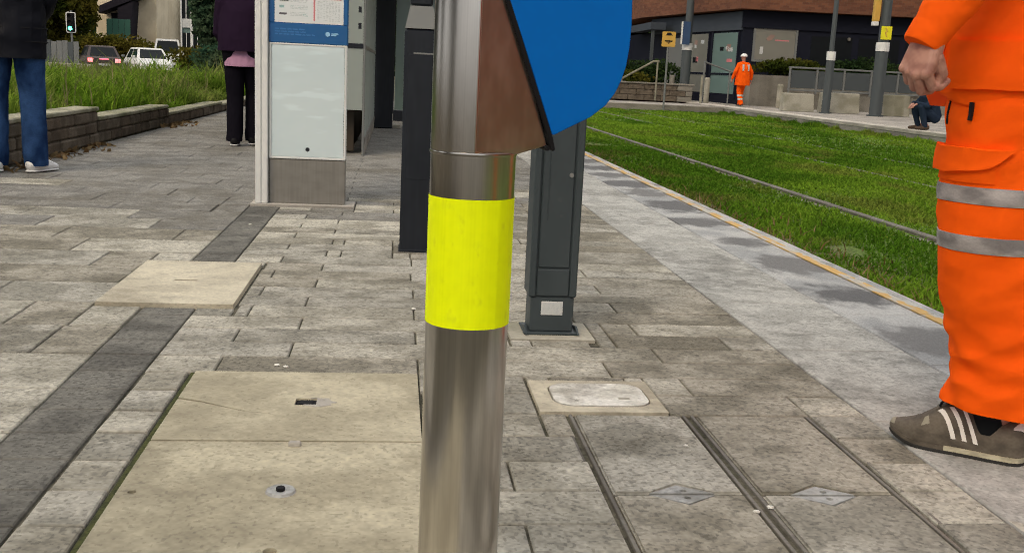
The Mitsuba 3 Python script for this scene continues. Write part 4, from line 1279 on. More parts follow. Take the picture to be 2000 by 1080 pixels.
def jfn(z, t):
    e = 2e-3
    p = jk(z, t)
    n = np.cross(jk(z, t + e) - jk(z, t - e), jk(z + e, t) - jk(z - e, t))
    n /= np.linalg.norm(n) + 1e-12
    if n @ (math.cos(t) * WF + math.sin(t) * WL) < 0: n = -n
    return p, n


add('front_flap', surf_patch(lambda z, t: jfn(z + 0.020 * math.sin((t + 0.35) * 2.2), t), np.linspace(0.80, 1.45, 30), np.linspace(-0.35, 0.62, 14), 0.011, 0.003), 'hi_vis_orange', jkey, smooth=50)
add('jacket_pocket', surf_patch(jfn, np.linspace(0.81, 0.905, 8), np.linspace(0.80, 1.75, 14), 0.010, 0.002), 'hi_vis_orange', jkey, smooth=50)
add('waist_band', surf_patch(jfn, np.linspace(1.05, 1.10, 5), np.linspace(0, 2 * np.pi, 60), 0.003, 0.001), 'reflective_grey', jkey, smooth=60)
# sleeves
SH_L, EL_L, WR_L = np.array([1.275, 1.945, 1.41]), np.array([1.128, 1.915, 1.135]), np.array([0.998, 1.915, 0.905])
SH_R, EL_R, WR_R = np.array([1.40, 2.34, 1.41]), np.array([1.39, 2.42, 1.13]), np.array([1.30, 2.40, 0.92])
HD = np.array([-0.30, -0.02, -0.95])
HD /= np.linalg.norm(HD)


def sleeve(sh, el, wr, seed):
    pts, rad = [], []
    for t in np.linspace(0, 1, 70):
        p = (1 - t) ** 2 * sh + 2 * t * (1 - t) * (2 * el - 0.5 * (sh + wr)) + t * t * wr
        pts.append(p)
        rad.append(np.interp(t, [0, 0.3, 0.6, 0.85, 1.0], [0.085, 0.070, 0.057, 0.043, 0.0355]))
    m = tube(pts, rad, 48)
    v = np.array(m.vertices)
    ax = np.array(pts)
    idx = np.clip((np.arange(len(v)) // 48), 0, 69)
    n = v - ax[idx]
    ln = np.linalg.norm(n, axis=1, keepdims=True)
    w_ = meshkit.fbm(v * np.array([11, 11, 24]) + seed, 3, seed) - 0.5
    tpar = (idx / 69.0)[:, None]
    v = v + np.where(ln > 1e-6, n / np.maximum(ln, 1e-9), 0) * (w_[:, None] * 0.022 * np.clip((1.02 - tpar) * 4, 0.12, 1))
    return trimesh.Trimesh(v, m.faces, process=False)


cu0 = (WR_L - EL_L) / np.linalg.norm(WR_L - EL_L)
add('sleeve', sleeve(SH_L, EL_L, WR_L + cu0 * 0.022, 3), 'hi_vis_orange', jkey, smooth=60)
add('sleeve', sleeve(SH_R, EL_R, WR_R, 5), 'hi_vis_orange', jkey, smooth=60)
cu = (WR_L - EL_L) / np.linalg.norm(WR_L - EL_L)
add('cuff', tube([WR_L - cu * 0.018, WR_L - cu * 0.014, WR_L + cu * 0.020, WR_L + cu * 0.025], [0.0380, 0.0395, 0.0375, 0.0350], 40), 'hi_vis_orange', jkey, smooth=50)
add('collar', tube([(JC[0], JC[1], 1.47), (JC[0] - 0.005, JC[1], 1.57)], [0.085, 0.075], 40), 'hi_vis_orange', jkey, smooth=40)

# body: one continuous skin surface, with the hand that hangs free of the cuff
HN = np.array([0.90, 0.40, 0.05])           # palm faces back, towards his thigh
HN = HN - HD * (HN @ HD)
HN /= np.linalg.norm(HN)
HS = np.cross(HD, HN)                        # across the knuckles
if HS[1] > 0: HS = -HS                       # towards the camera: thumb and forefinger side
wri = WR_L + np.array([0.003, 0, -0.012])
bones_ = []
kn = []
for i in range(4):                            # i = 0 forefinger nearest the camera ... 3 little finger
    kn.append(wri + HD * (0.064 - 0.005 * abs(i - 1)) + HS * (0.025 - 0.0175 * i) - HN * (0.006 * (1 - abs(i - 1.2) * 0.5)))
pts = [sph(wri + HS * t, 0.0205) for t in (-0.013, 0.013)] + [sph(q, 0.0120) for q in kn] + [sph(wri + HD * 0.045 + HN * 0.012 + HS * 0.018, 0.0125), sph(wri + HD * 0.045 + HN * 0.008 - HS * 0.020, 0.0125)]
bones_.append(m3.Manifold.hull_points(np.vstack(pts)))
for i in range(4):
    sc_ = (0.95, 1.05, 1.0, 0.82)[i]
    a0 = (1.0, 0.85, 0.80, 0.80)[i]
    p = kn[i]
    angs = [a0, a0 + (0.95, 1.1, 1.15, 1.2)[i], a0 + (1.45, 1.75, 1.85, 1.9)[i]]
    for jn in range(3):
        L_ = (0.037, 0.026, 0.020)[jn] * sc_
        q = p + (HD * math.cos(angs[jn]) + HN * math.sin(angs[jn])) * L_
        bones_.append((p, (0.0102, 0.0092, 0.0082)[jn] * (0.92 if i == 3 else 1), q, (0.0093, 0.0083, 0.0070)[jn] * (0.92 if i == 3 else 1)))
        p = q
    bones_.append((kn[i] - HN * 0.001, 0.0118, kn[i] + HD * 0.004 - HN * 0.003, 0.0108))      # knuckle
t0 = wri + HD * 0.028 + HS * 0.022 + HN * 0.012
t1 = t0 + HD * 0.020 + HN * 0.026 + HS * 0.004
t2 = t1 + HD * 0.022 + HN * 0.006 - HS * 0.008
t3 = t2 + HD * 0.014 - HN * 0.004 - HS * 0.013
bones_ += [(wri + HD * 0.012, 0.0165, t0, 0.0150), (t0, 0.0150, t1, 0.0118), (t1, 0.0118, t2, 0.0100), (t2, 0.0100, t3, 0.0080)]
bones_ += [(EL_L, 0.040, WR_L - cu * 0.08, 0.033), (WR_L - cu * 0.08, 0.033, wri, 0.024), (SH_L, 0.050, EL_L, 0.041)]
dR = (WR_R - EL_R) / np.linalg.norm(WR_R - EL_R)
bones_ += [(SH_R, 0.05, EL_R, 0.041), (EL_R, 0.04, WR_R, 0.026)] + hand_bones(WR_R, dR, np.array([0.3, -0.9, 0.1]), np.cross(dR, np.array([0.3, -0.9, 0.1])))
HC = np.array([JC[0] - 0.03, JC[1] + 0.01, 1.70])
bones_ += head_bones(HC, look=(-0.9, 0.436, 0)) + [(np.array([*JC, 1.45]), 0.06, HC - [0, 0, 0.07], 0.055)]
bones_ += [m3.Manifold.hull_points(np.vstack([sph(SH_L * [1, 1, 0.99], 0.05), sph(SH_R * [1, 1, 0.99], 0.05), sph((*JC, 1.25), 0.115), sph((*JC, 1.0), 0.11)]))]
for off in ((0.0, 0.0), (0.215, 0.135)):
    hip, kne, ank = (np.array([np.interp(z, LZ, LCX) + off[0], np.interp(z, LZ, LCY) + off[1], z]) for z in (0.90, 0.50, 0.10))
    bones_ += [(np.array([*JC, 1.0]), 0.10, hip, 0.085), (hip, 0.085, kne, 0.058), (kne, 0.055, ank, 0.030), (ank, 0.030, ank + np.array([-0.79, 0.613, 0]) * 0.07 - [0, 0, 0.055], 0.016)]
add('body', blend(bones_, 0.0042, 5), 'skin', wk, smooth=True)
hh_ = hair_mesh((0, 0, 0))
hh_.apply_transform(trimesh.transformations.rotation_matrix(math.atan2(0.436, -0.9) - math.pi / 2, (0, 0, 1)))
add('hair', hh_.apply_translation(HC), 'hair_brown', wk, smooth=True)

# shoes with three stripes
SD = np.array([-0.79, 0.613, 0.0])           # heel to toe
SL = np.array([-0.613, -0.79, 0.0])          # outer side of his left foot
S_T = [0.0, 0.02, 0.05, 0.10, 0.17, 0.25, 0.36, 0.47, 0.58, 0.68, 0.78, 0.87, 0.94, 0.98, 1.0]
S_W = [0.004, 0.020, 0.028, 0.033, 0.035, 0.035, 0.034, 0.036, 0.041, 0.044, 0.043, 0.036, 0.025, 0.014, 0.003]
S_H = [0.078, 0.092, 0.098, 0.097, 0.092, 0.092, 0.104, 0.118, 0.112, 0.090, 0.067, 0.052, 0.042, 0.036, 0.028]
S_C = [0.0, 0, 0, 0, 0, 0.002, 0.003, 0.003, 0.002, 0.001, 0.0, -0.003, -0.006, -0.008, -0.009]
SLEN = 0.292


def shoe_surface(heel, out):
    def raw(t, a):
        w_, h_, c_ = (np.interp(t, S_T, q) for q in (S_W, S_H, S_C))
        ca, sa = math.cos(a), math.sin(a)
        y = np.sign(ca) * abs(ca) ** 0.75 * w_
        z = 0.017 + (abs(sa) ** 0.70) * (h_ - 0.017)
        toe = 0.010 * max(0, (t - 0.75) / 0.25) ** 2
        return heel + SD * (t * SLEN) + out * (y + c_) + np.array([0, 0, z + toe])

    def fn(t, a):
        e = 2e-3
        p = raw(t, a)
        n = np.cross(raw(t, a + e) - raw(t, a - e), raw(min(t + e, 1), a) - raw(max(t - e, 0), a))
        n /= np.linalg.norm(n) + 1e-12
        if n @ (math.cos(a) * out + np.array([0, 0, math.sin(a)])) < 0: n = -n
        return p, n
    return raw, fn


for heel, out in ((np.array([1.402, 2.028, 0.0]), SL), (np.array([1.625, 2.16, 0.0]), -SL)):
    raw, fn = shoe_surface(heel, out)
    sh = add('shoe', loft([[raw(t, a) for a in np.linspace(0, np.pi, 33)] for t in np.interp(np.linspace(0, 1, 60), [0, 0.1, 0.9, 1], [0, 0.05, 0.95, 1])]), 'brown_suede', wk, smooth=60)
    P2 = lambda t, s, z: heel + SD * (t * SLEN) + out * (np.interp(t, S_T, S_C) + s * (np.interp(t, S_T, S_W) + 0.0035)) + np.array([0, 0, z])

    def layer(za, zb, ta=0.0, tb=1.0):
        ring = [(t, 1) for t in np.linspace(ta, tb, 40)] + [(t, -1) for t in np.linspace(tb, ta, 40)]
        def zz(t, z): return z + 0.016 * max(0, (t - 0.72) / 0.28) ** 2
        r0 = [P2(t, s, zz(t, za)) for t, s in ring]
        r1 = [P2(t, s, zz(t, zb)) for t, s in ring]
        return loft([r0, r1])
    add('outsole', layer(0.001, 0.0085), 'sole_black', sh, smooth=40)
    add('midsole', layer(0.0087, 0.0195, 0.0, 0.56), 'sole_cream', sh, smooth=40)
    add('midsole', layer(0.0087, 0.0175, 0.561, 1.0), 'brown_suede', sh, smooth=40)
    for i in range(3):
        ta = 0.625 - 0.080 * i
        add('stripe', surf_patch(lambda u, q: fn(ta - 0.13 * (1 - q) + u, 0.06 + 1.02 * q), np.linspace(-0.017, 0.017, 3), np.linspace(0.05, 1, 12), 0.0016), 'stripe_white', sh, smooth=40)
    add('eyestay', surf_patch(fn, np.linspace(0.40, 0.66, 12), np.linspace(1.20, 1.94, 9), 0.0022), 'brown_suede', sh, smooth=40)
    for i in range(5):
        t_ = 0.42 + 0.05 * i
        add('lace', tube([fn(t_ + 0.008 * (k % 2), a)[0] + fn(t_, a)[1] * 0.004 for k, a in enumerate(np.linspace(1.22, 1.92, 7))], 0.0028, 6), 'black_sock', sh)
    add('toe_cap', surf_patch(fn, np.linspace(0.955, 0.99, 5), np.linspace(0.5, 2.6, 16), 0.0014), 'toe_tan', sh, smooth=40)
    add('side_patch', surf_patch(lambda u, q: fn(0.715 + u * (1 - 0.6 * q), 0.55 + 0.45 * q), np.linspace(-0.032, 0.026, 5), np.linspace(0, 1, 6), 0.0013), 'toe_tan', sh, smooth=40)
    add('heel_tab', surf_patch(lambda u, q: fn(0.055 + u, 0.80 + 0.55 * q * (1 - abs(u) * 18)), np.linspace(-0.045, 0.045, 9), np.linspace(0, 1, 6), 0.0016), 'stripe_white', sh, smooth=40)
    ank = heel + SD * 0.085
    add('sock', tube([ank + np.array([0, 0, z]) for z in (0.060, 0.085, 0.12)], [0.036, 0.038, 0.040], 24), 'black_sock', sh, smooth=40)

# ---- someone low on the far platform in dark blue, mostly hidden by the near hand
st = thing('person', 'person in dark navy clothes crouching on the far platform behind the orange worker', 'person')
cx0, cy0 = 10.98, 20.9
cb = lambda *q: np.array([cx0 + q[0], cy0 + q[1], q[2]])
bb = [m3.Manifold.hull_points(np.vstack([sph(cb(0.20, 0.05, 0.34), 0.13), sph(cb(0.08, 0.05, 0.68), (0.15, 0.13, 0.1))])), (cb(0.07, 0.0, 0.74), 0.055, cb(0.05, 0, 0.84), 0.052)]
legb = []
for s in (-0.12, 0.12):
    legb += [(cb(0.22, s, 0.26), 0.11, cb(-0.12, s * 1.3, 0.48), 0.080), (cb(-0.12, s * 1.3, 0.48), 0.075, cb(0.0, s * 1.2, 0.08), 0.058)]
    bb += [(cb(0.04, s * 1.2, 0.10), 0.04, cb(-0.10, s * 1.2, 0.04), 0.03)]
armb = []
for s in (-1, 1):
    armb += [(cb(0.08, s * 0.20, 0.68), 0.070, cb(-0.05, s * 0.27, 0.50), 0.058), (cb(-0.05, s * 0.27, 0.50), 0.055, cb(-0.17, s * 0.10, 0.55), 0.045)]
    bb += [(cb(-0.05, s * 0.27, 0.50), 0.036, cb(-0.17, s * 0.10, 0.55), 0.026)] + hand_bones(cb(-0.17, s * 0.10, 0.55), np.array([-0.8, -s * 0.3, -0.5]) / 0.99, np.array([-0.3, 0, -0.95]), np.array([0, s * 1.0, 0]))
add('body', blend(bb + legb[:0] + head_bones(cb(0.02, 0, 0.96), look=(-1, 0, 0)), 0.014, 4), 'skin', st, smooth=True)
add('trousers', blend(legb, 0.02, 5, [((0, 0, 1), 0.06)], 0.01), 'navy_cloth', st, smooth=50)
add('jacket', blend([m3.Manifold.hull_points(np.vstack([sph(cb(0.20, 0.0, 0.32), (0.20, 0.22, 0.14)), sph(cb(0.08, 0.0, 0.68), (0.16, 0.22, 0.12))]))] + armb, 0.02, 5, [], 0.012), 'navy_cloth', st, smooth=50)
hm_ = hair_mesh((0, 0, 0))
hm_.apply_transform(trimesh.transformations.rotation_matrix(math.pi / 2, (0, 0, 1)))
add('hair', hm_.apply_translation(cb(0.02, 0, 0.96)), 'hair_brown', st, smooth=True)
for s in (-0.12, 0.12):
    sm = m3.Manifold.hull_points(np.vstack([sph(cb(0.06, s * 1.2, 0.06), 0.05), sph(cb(-0.17, s * 1.2, 0.04), (0.05, 0.04, 0.035))]))
    add('boot', blend([sm], 0.02, 3, [((0, 0, 1), 0.003)]), 'brown_boot', st, smooth=50)

# a colleague in the same orange stands just outside the frame: the steel post mirrors him
figure('person', 'person in orange work clothes and helmet outside the right edge, mirrored in the post', (3.10, -0.50, -0.23), 1.25, 1.0, {}, 'hi_vis_orange', 'hi_vis_orange', 'brown_boot', 'sole_black', 0.74, helmet='helmet_white', hair=None, top_r=1.15)

# ------------------------------------------------------------------ plants
def leaf_cloud(blobs, n, size, seed, flat=0.0):
    """leaf-sized faces spread through blobs (centre, radii); denser towards the outside, uneven outline"""
    r = np.random.default_rng(seed)
    vol = np.array([b[1][0] * b[1][1] * b[1][2] for b in blobs]) ** 0.75
    pick_ = r.choice(len(blobs), n, p=vol / vol.sum())
    d = r.normal(size=(n, 3))
    d /= np.linalg.norm(d, axis=1, keepdims=True)
    rad = r.uniform(0.35, 1.0, n) ** 0.6
    c = np.array([b[0] for b in blobs])[pick_]
    R_ = np.array([b[1] for b in blobs])[pick_]
    lump = 0.72 + 0.62 * meshkit.fbm(d * 2.3 + c * 0.7, 3, seed)
    p = c + d * R_ * (rad * lump)[:, None]
    gaps = meshkit.fbm(p * 0.95, 3, seed + 5)
    p = p[gaps > 0.36]
    n = len(p)
    a = r.normal(size=(n, 3))
    a /= np.linalg.norm(a, axis=1, keepdims=True)
    b = np.cross(a, r.normal(size=(n, 3)))
    b /= np.linalg.norm(b, axis=1, keepdims=True) + 1e-9
    s = size * r.uniform(0.5, 1.4, n)[:, None]
    v = np.stack([p - a * s, p + b * s * 0.55, p + a * s, p - b * s * 0.55], 1).reshape(-1, 3)
    f = (np.array([[0, 1, 2], [0, 2, 3]])[None] + 4 * np.arange(n)[:, None, None]).reshape(-1, 3)
    return v, f


def blobs_in(c, rr, n, seed, br=0.45):
    r = np.random.default_rng(seed)
    out = []
    for _ in range(n):
        d = r.normal(size=3)
        d /= np.linalg.norm(d)
        k = r.uniform(0.2, 0.75)
        q = np.array(c) + d * np.array(rr) * k
        out.append((q, np.array(rr) * br * r.uniform(0.7, 1.3)))
    return out


def tree(label, pos, h, crown_c, crown_r, leaf, n, size, seed, trunk_r=0.2):
    th = thing('tree', label, 'tree')
    r = np.random.default_rng(seed)
    base = np.array([*pos, -0.4])
    top = np.array([pos[0], pos[1], crown_c])
    add('trunk', tube([base, base * 0.6 + top * 0.4 + [0.1, 0, 0], top + [0, 0, crown_r[2] * 0.3]], [trunk_r, trunk_r * 0.8, trunk_r * 0.35], 10), 'bark', th, smooth=50)
    for i in range(5):
        a = r.uniform(0, 6.28)
        st_ = base * 0.45 + top * 0.55
        e = top + np.array([math.cos(a) * crown_r[0] * 0.6, math.sin(a) * crown_r[1] * 0.6, r.uniform(-0.2, 0.5) * crown_r[2]])
        add('limb', tube([st_, (st_ + e) / 2 + [0, 0, 0.3], e], [trunk_r * 0.5, trunk_r * 0.35, trunk_r * 0.12], 7), 'bark', th)
    add('crown', leaf_cloud(blobs_in((pos[0], pos[1], crown_c), crown_r, 16, seed), n, size, seed + 1), leaf, th)


def shrub(label, pos, rr, leaf, n, size, seed, name='shrub'):
    th = thing(name, label, 'shrub')
    r = np.random.default_rng(seed)
    add('stem', cat_mesh([tube([(pos[0], pos[1], pos[2] - rr[2]), (pos[0] + r.normal(0, .3) * rr[0], pos[1], pos[2])], [0.03, 0.012], 6) for _ in range(5)]), 'bark', th, kind='stuff')
    add('foliage', leaf_cloud(blobs_in(pos, rr, 10, seed, 0.55), n, size, seed + 1), leaf, th)


# ------------------------------------------------------------------ left background: road, cars, signal, houses
tree('broad olive green tree behind the traffic signal', (-21.4, 66), 8, 4.2, (3.7, 3.0, 3.9), 'leaf_olive', 26000, 0.16, 41, 0.3)
tree('dark tree beyond the grey fence at the far left', (-24.5, 63), 8, 3.6, (4.2, 3.0, 3.6), 'leaf_dark', 16000, 0.17, 43, 0.3)
tree('tall dark tree right of the beige house', (-13.0, 84), 9, 3.8, (3.0, 2.5, 3.8), 'leaf_ivy', 12000, 0.19, 45, 0.25)
tree('leafy tree between the pale flats and the totem', (-11.2, 70), 8, 3.6, (2.6, 2.2, 3.6), 'leaf_ivy', 14000, 0.17, 47, 0.22)
tree('dark evergreen hidden behind the totem', (-6.0, 75), 9, 4.4, (4.2, 2.5, 4.4), 'leaf_dark', 14000, 0.19, 49, 0.25)
tree('dark tree at the far end of the tram line', (4.0, 95), 10, 5.0, (7.0, 3.0, 5.2), 'leaf_dark', 16000, 0.25, 51, 0.3)
shrub('brown green hedge below the beige house', (-16.5, 64, 0.9), (2.6, 0.9, 0.85), 'leaf_olive', 7000, 0.10, 53, 'hedge')
shrub('dark shrub beside the white van', (-9.4, 60, 0.7), (1.4, 0.8, 1.0), 'leaf_ivy', 4000, 0.10, 55)
shrub('straggly shrub with pale stems at the road edge near the walking woman'.replace('woman', 'person'), (-8.6, 48, 0.55), (1.5, 0.8, 0.75), 'leaf_olive', 3600, 0.08, 57)
shrub('grey green shrub partly hidden by the plum jumper', (-7.0, 44, 0.6), (1.2, 0.8, 0.8), 'leaf_ivy', 3600, 0.08, 59)

# traffic signal with a white edged backing board
c = thing('traffic_signal', 'traffic signal showing green with a white edged backing board', 'traffic light')
sx, sy = -17.62, 60.0
add('post', cyl((sx, sy, -0.3), (sx, sy, 2.9), 0.057, n=16), 'grey_steel', c, smooth=40)
bb_ = sbox(sx - 0.26, 1.72, sx + 0.26, 2.82).buffer(-0.1).buffer(0.1, 6)
rot_ = lambda m, y: frame(m, (0, y, 0), (1, 0, 0), (0, 0, 1), (0, -1, 0))
add('backing_board', rot_(prism(bb_.buffer(-0.055), 0, 0.02), sy - 0.08), 'black_rubber', c)
add('board_edge', rot_(prism(bb_.difference(bb_.buffer(-0.05)), 0, 0.022), sy - 0.08), 'white_paint', c)
add('signal_head', bx(sx - 0.15, sx + 0.15, sy - 0.22, sy - 0.105, 1.80, 2.74, 0.02), 'black_rubber', c)
for i, z in enumerate((2.58, 2.27, 1.96)):
    mm = frame(cyl((0, 0, 0), (0, 0, 0.02), 0.105, n=24), (sx, sy - 0.222, z), (1, 0, 0), (0, 0, 1), (0, -1, 0))
    if i < 2:
        add('lamp', mm, 'black_rubber', c)
    else:
        kk = add('lamp', mm, 'lamp_clear', c, label='lit green signal lamp')
        scene[kk]['emitter'] = {'type': 'area', 'radiance': rgb(0.12, 1.9, 1.25)}
    hood = [[(sx + rr_ * math.cos(a), sy - 0.225 - d_, z + rr_ * math.sin(a)) for a in np.linspace(-0.2, math.pi + 0.2, 16)] for rr_, d_ in ((0.115, 0.0), (0.118, 0.14))]
    H0, H1 = np.array(hood[0]), np.array(hood[1])
    fv = np.vstack([H0, H1])
    ff = [(k_, k_ + 1, k_ + 17, k_ + 16) for k_ in range(15)]
    add('hood', (fv, np.array(ff)), 'black_rubber', c)

# grey fence and low kerb wall beside the road
c = thing('fence', 'dark grey boarded fence beside the road at the far left', 'fence')
for i in range(14):
    x = -19.6 + i * 0.27
    add('board', bx(x, x + 0.255, 55.0, 55.03, -0.37, 1.20 + 0.03 * (i % 3), 0.004), 'grey_steel' if i % 4 else 'pole_slate', c)
add('rail', bx(-19.7, -15.8, 55.03, 55.08, 0.9, 0.98), 'pole_slate', c)
c = thing('kerb_wall', 'pale low kerb wall along the road below the grey fence', 'wall')
for i in range(6):
    add('stone', bx(-17.0 + i * 0.72, -16.3 + i * 0.72, 46.0, 46.3, -0.38, 0.26, 0.02), 'concrete_pale', c)


def car(label, pos, yaw, paint, kind='car', lit=False, lamps='lamp_red'):
    th = thing('car' if kind == 'car' else 'van', label, kind)
    L, Wd, Ht, hood_z, roof0, roof1, gl0, gl1 = (4.3, 1.76, 1.46, 0.92, -1.45, 0.45, -2.02, 1.15) if kind == 'car' else (5.2, 1.98, 2.05, 1.08, -2.5, 1.15, -2.58, 1.85)
    R_ = lambda m: place(m, pos, yaw)
    h = Wd / 2
    lower = [(-L / 2, s * (h - 0.10), z) for s in (-1, 1) for z in (0.42, hood_z - 0.05)] + [(L / 2, s * (h - 0.22), z) for s in (-1, 1) for z in (0.40, 0.70)] + \
            [(x, s * h, z) for s in (-1, 1) for x, z in ((-L / 2 + 0.35, 0.30), (L / 2 - 0.55, 0.30), (-L / 2 + 0.30, 0.70), (L / 2 - 0.60, 0.66))] + \
            [(-L / 2 + 0.1, s * (h - 0.12), hood_z) for s in (-1, 1)] + [(gl1, s * (h - 0.10), hood_z) for s in (-1, 1)] + [(L / 2 - 0.25, s * (h - 0.25), 0.80) for s in (-1, 1)]
    body = m3.Manifold.hull_points(np.array(lower))
    wx = (-L / 2 + 0.82, L / 2 - 0.85)
    for x in wx:
        body = body - m3.Manifold.cylinder(Wd + 1, 0.36, 0.36, 28).rotate([90, 0, 0]).translate([x, h + 0.5, 0.32])
    g_ = body.to_mesh()
    add('body', R_(trimesh.Trimesh(g_.vert_properties[:, :3], g_.tri_verts)), paint, th)
    cab = hull([(gl0, s * (h - 0.11), hood_z - 0.02) for s in (-1, 1)] + [(gl1, s * (h - 0.11), hood_z - 0.02) for s in (-1, 1)] + [(roof0, s * (h - 0.30), Ht - 0.03) for s in (-1, 1)] + [(roof1, s * (h - 0.30), Ht - 0.03) for s in (-1, 1)] +
               [(roof0 + 0.25, s * (h - 0.36), Ht) for s in (-1, 1)] + [(roof1 - 0.3, s * (h - 0.36), Ht) for s in (-1, 1)])
    add('cabin', R_(cab), paint, th)

    def pane(name, q, mat_='window_dark'):
        q = np.array(q, float)
        n_ = np.cross(q[1] - q[0], q[3] - q[0])
        n_ /= np.linalg.norm(n_)
        if n_ @ (q.mean(0) - [0, 0, 0.9]) < 0: n_ = -n_
        add(name, R_(hull(np.vstack([q + n_ * 0.010, q - n_ * 0.02]))), mat_, th)
    lerp = lambda a, b, t: np.array(a) + (np.array(b) - np.array(a)) * t

    def quad(a, b, c_, d_, m_=0.08, mz=0.10):
        # a,b bottom; c,d top, inset
        l0, l1, l2, l3 = lerp(a, b, m_), lerp(a, b, 1 - m_), lerp(d_, c_, 1 - m_), lerp(d_, c_, m_)
        return [lerp(l0, l3, mz), lerp(l1, l2, mz), lerp(l1, l2, 1 - mz), lerp(l0, l3, 1 - mz)]
    B = lambda x, s: (x, s * (h - 0.11), hood_z - 0.02)
    Tp = lambda x, s: (x, s * (h - 0.30), Ht - 0.03)
    pane('windscreen', quad(B(gl1, -1), B(gl1, 1), Tp(roof1, 1), Tp(roof1, -1)))
    pane('rear_window', quad(B(gl0, -1), B(gl0, 1), Tp(roof0, 1), Tp(roof0, -1)))
    for s in (-1, 1):
        if kind == 'car':
            pane('side_window', quad(B(gl0 + 0.2, s), B(-0.5, s), Tp(-0.5, s), Tp(roof0 + 0.1, s), 0.05))
            pane('side_window', quad(B(-0.46, s), B(gl1 - 0.1, s), Tp(roof1 - 0.05, s), Tp(-0.46, s), 0.04))
        else:
            pane('side_window', quad(B(0.55, s), B(gl1 - 0.1, s), Tp(roof1 - 0.05, s), Tp(0.55, s), 0.04, 0.14))
        for x in wx:
            w_ = add('wheel', R_(cyl((x, s * (h - 0.20), 0.32), (x, s * (h - 0.005), 0.32), 0.32, 0.315, 28)), 'tyre', th, smooth=40)
            add('rim', R_(cyl((x, s * (h - 0.02), 0.32), (x, s * (h + 0.004), 0.32), 0.21, 0.19, 12)), 'alloy', w_)
        add('mirror', R_(bx(gl1 - 0.30, gl1 - 0.18, min(s * (h - 0.06), s * (h + 0.12)), max(s * (h - 0.06), s * (h + 0.12)), hood_z + 0.02, hood_z + 0.15, 0.02)), paint, th)
        add('headlight', R_(bx(L / 2 - 0.33, L / 2 - 0.10, min(s * (h - 0.20), s * (h - 0.50)), max(s * (h - 0.20), s * (h - 0.50)), 0.60, 0.73, 0.03)), 'lamp_clear', th)
        zt = (0.66, 0.86) if kind == 'car' else (0.7, 1.05)
        k_ = add('tail_light', R_(bx(-L / 2 - 0.012, -L / 2 + 0.10, min(s * (h - 0.12), s * (h - 0.40)), max(s * (h - 0.12), s * (h - 0.40)), *zt, 0.02)), 'lamp_red', th)
        if lit: scene[k_]['emitter'] = {'type': 'area', 'radiance': rgb(0.75, 0.16, 0.16)}
    if lit:
        k_ = add('brake_light', R_(bx(-L / 2 - 0.010, -L / 2 + 0.1, -0.22, 0.22, 0.80, 0.86, 0.01)), 'lamp_red', th)
        scene[k_]['emitter'] = {'type': 'area', 'radiance': rgb(0.6, 0.1, 0.14)}
    add('bumper', R_(hull([(L / 2 - 0.25, s * (h - 0.12), z) for s in (-1, 1) for z in (0.24, 0.44)] + [(L / 2 + 0.03, s * (h - 0.38), z) for s in (-1, 1) for z in (0.26, 0.42)])), 'black_rubber', th)
    add('bumper', R_(hull([(-L / 2 + 0.25, s * (h - 0.08), z) for s in (-1, 1) for z in (0.24, 0.44)] + [(-L / 2 - 0.04, s * (h - 0.28), z) for s in (-1, 1) for z in (0.26, 0.42)])), 'black_rubber' if kind == 'van' else paint, th)
    add('number_plate', R_(bx(-L / 2 - 0.05, -L / 2 - 0.01, -0.26, 0.26, 0.50, 0.61, 0.005)), 'label_white', th)


car('dark maroon car seen from behind with its brake lights on', (-14.9, 55.0, -0.37), math.radians(112), 'car_maroon', lit=True)
car('silver car just beyond the dark maroon car', (-14.6, 63.0, -0.37), math.radians(115), 'car_silver', lit=True)
car('white car facing the camera right of the dark maroon car', (-12.35, 54.5, -0.37), math.radians(-66), 'car_white')
car('tall white van behind the white car', (-15.1, 72.0, -0.25), math.radians(-78), 'car_white', kind='van')

car('small pale car far along the road right of the white van', (-12.6, 76.0, -0.37), math.radians(-60), 'car_silver')
car('dark grey car far along the road, half hidden by the shrubs', (-10.4, 72.0, -0.37), math.radians(-100), 'car_grey')

# beige house with a dark porch
c = thing('house', 'beige rendered house with a dark sloping porch roof', 'house')
add('wall', bx(-20.4, -16.42, 75.0, 83.0, -0.4, 8.5), 'render_beige', c)
add('porch_roof', hull([(-19.75, y, z) for y in (73.2, 75) for z in (3.30, 3.75)] + [(-16.9, y, z) for y in (73.2, 75) for z in (4.55, 5.1)]), 'dark_timber', c)
add('porch_side', hull([(-18.55, 73.3, 0), (-18.55, 74.99, 0), (-17.92, 73.3, 0), (-17.92, 74.99, 0), (-18.55, 73.3, 3.7), (-18.55, 74.99, 3.7), (-17.55, 73.3, 4.2), (-17.55, 74.99, 4.2), (-17.85, 73.3, 2.8), (-17.85, 74.99, 2.8)]), 'dark_timber', c)
add('porch_back', bx(-19.3, -18.56, 74.6, 74.98, 0, 3.4), 'dark_timber', c)
for x, z in ((-19.9, 5.6), (-17.4, 5.8)):
    add('window', bx(x - 0.45, x + 0.45, 74.96, 75.02, z - 0.6, z + 0.6), 'window_dark', c)
add('roof', hull([(-20.8, y, 8.5) for y in (74.6, 83.4)] + [(-16.0, y, 8.5) for y in (74.6, 83.4)] + [(-18.4, y, 11) for y in (74.6, 83.4)]), 'dark_timber', c)
c = thing('hoarding', 'green site hoarding on pale posts in front of the beige house', 'hoarding')
for i in range(4):
    add('panel', bx(-18.42 + i * 0.37, -18.07 + i * 0.37, 70.0, 70.04, 1.72, 2.88, 0.01), 'hoarding_green', c)
    add('post', bx(-18.36 + i * 0.37, -18.26 + i * 0.37, 70.045, 70.12, -0.3, 2.8), 'render_beige', c)
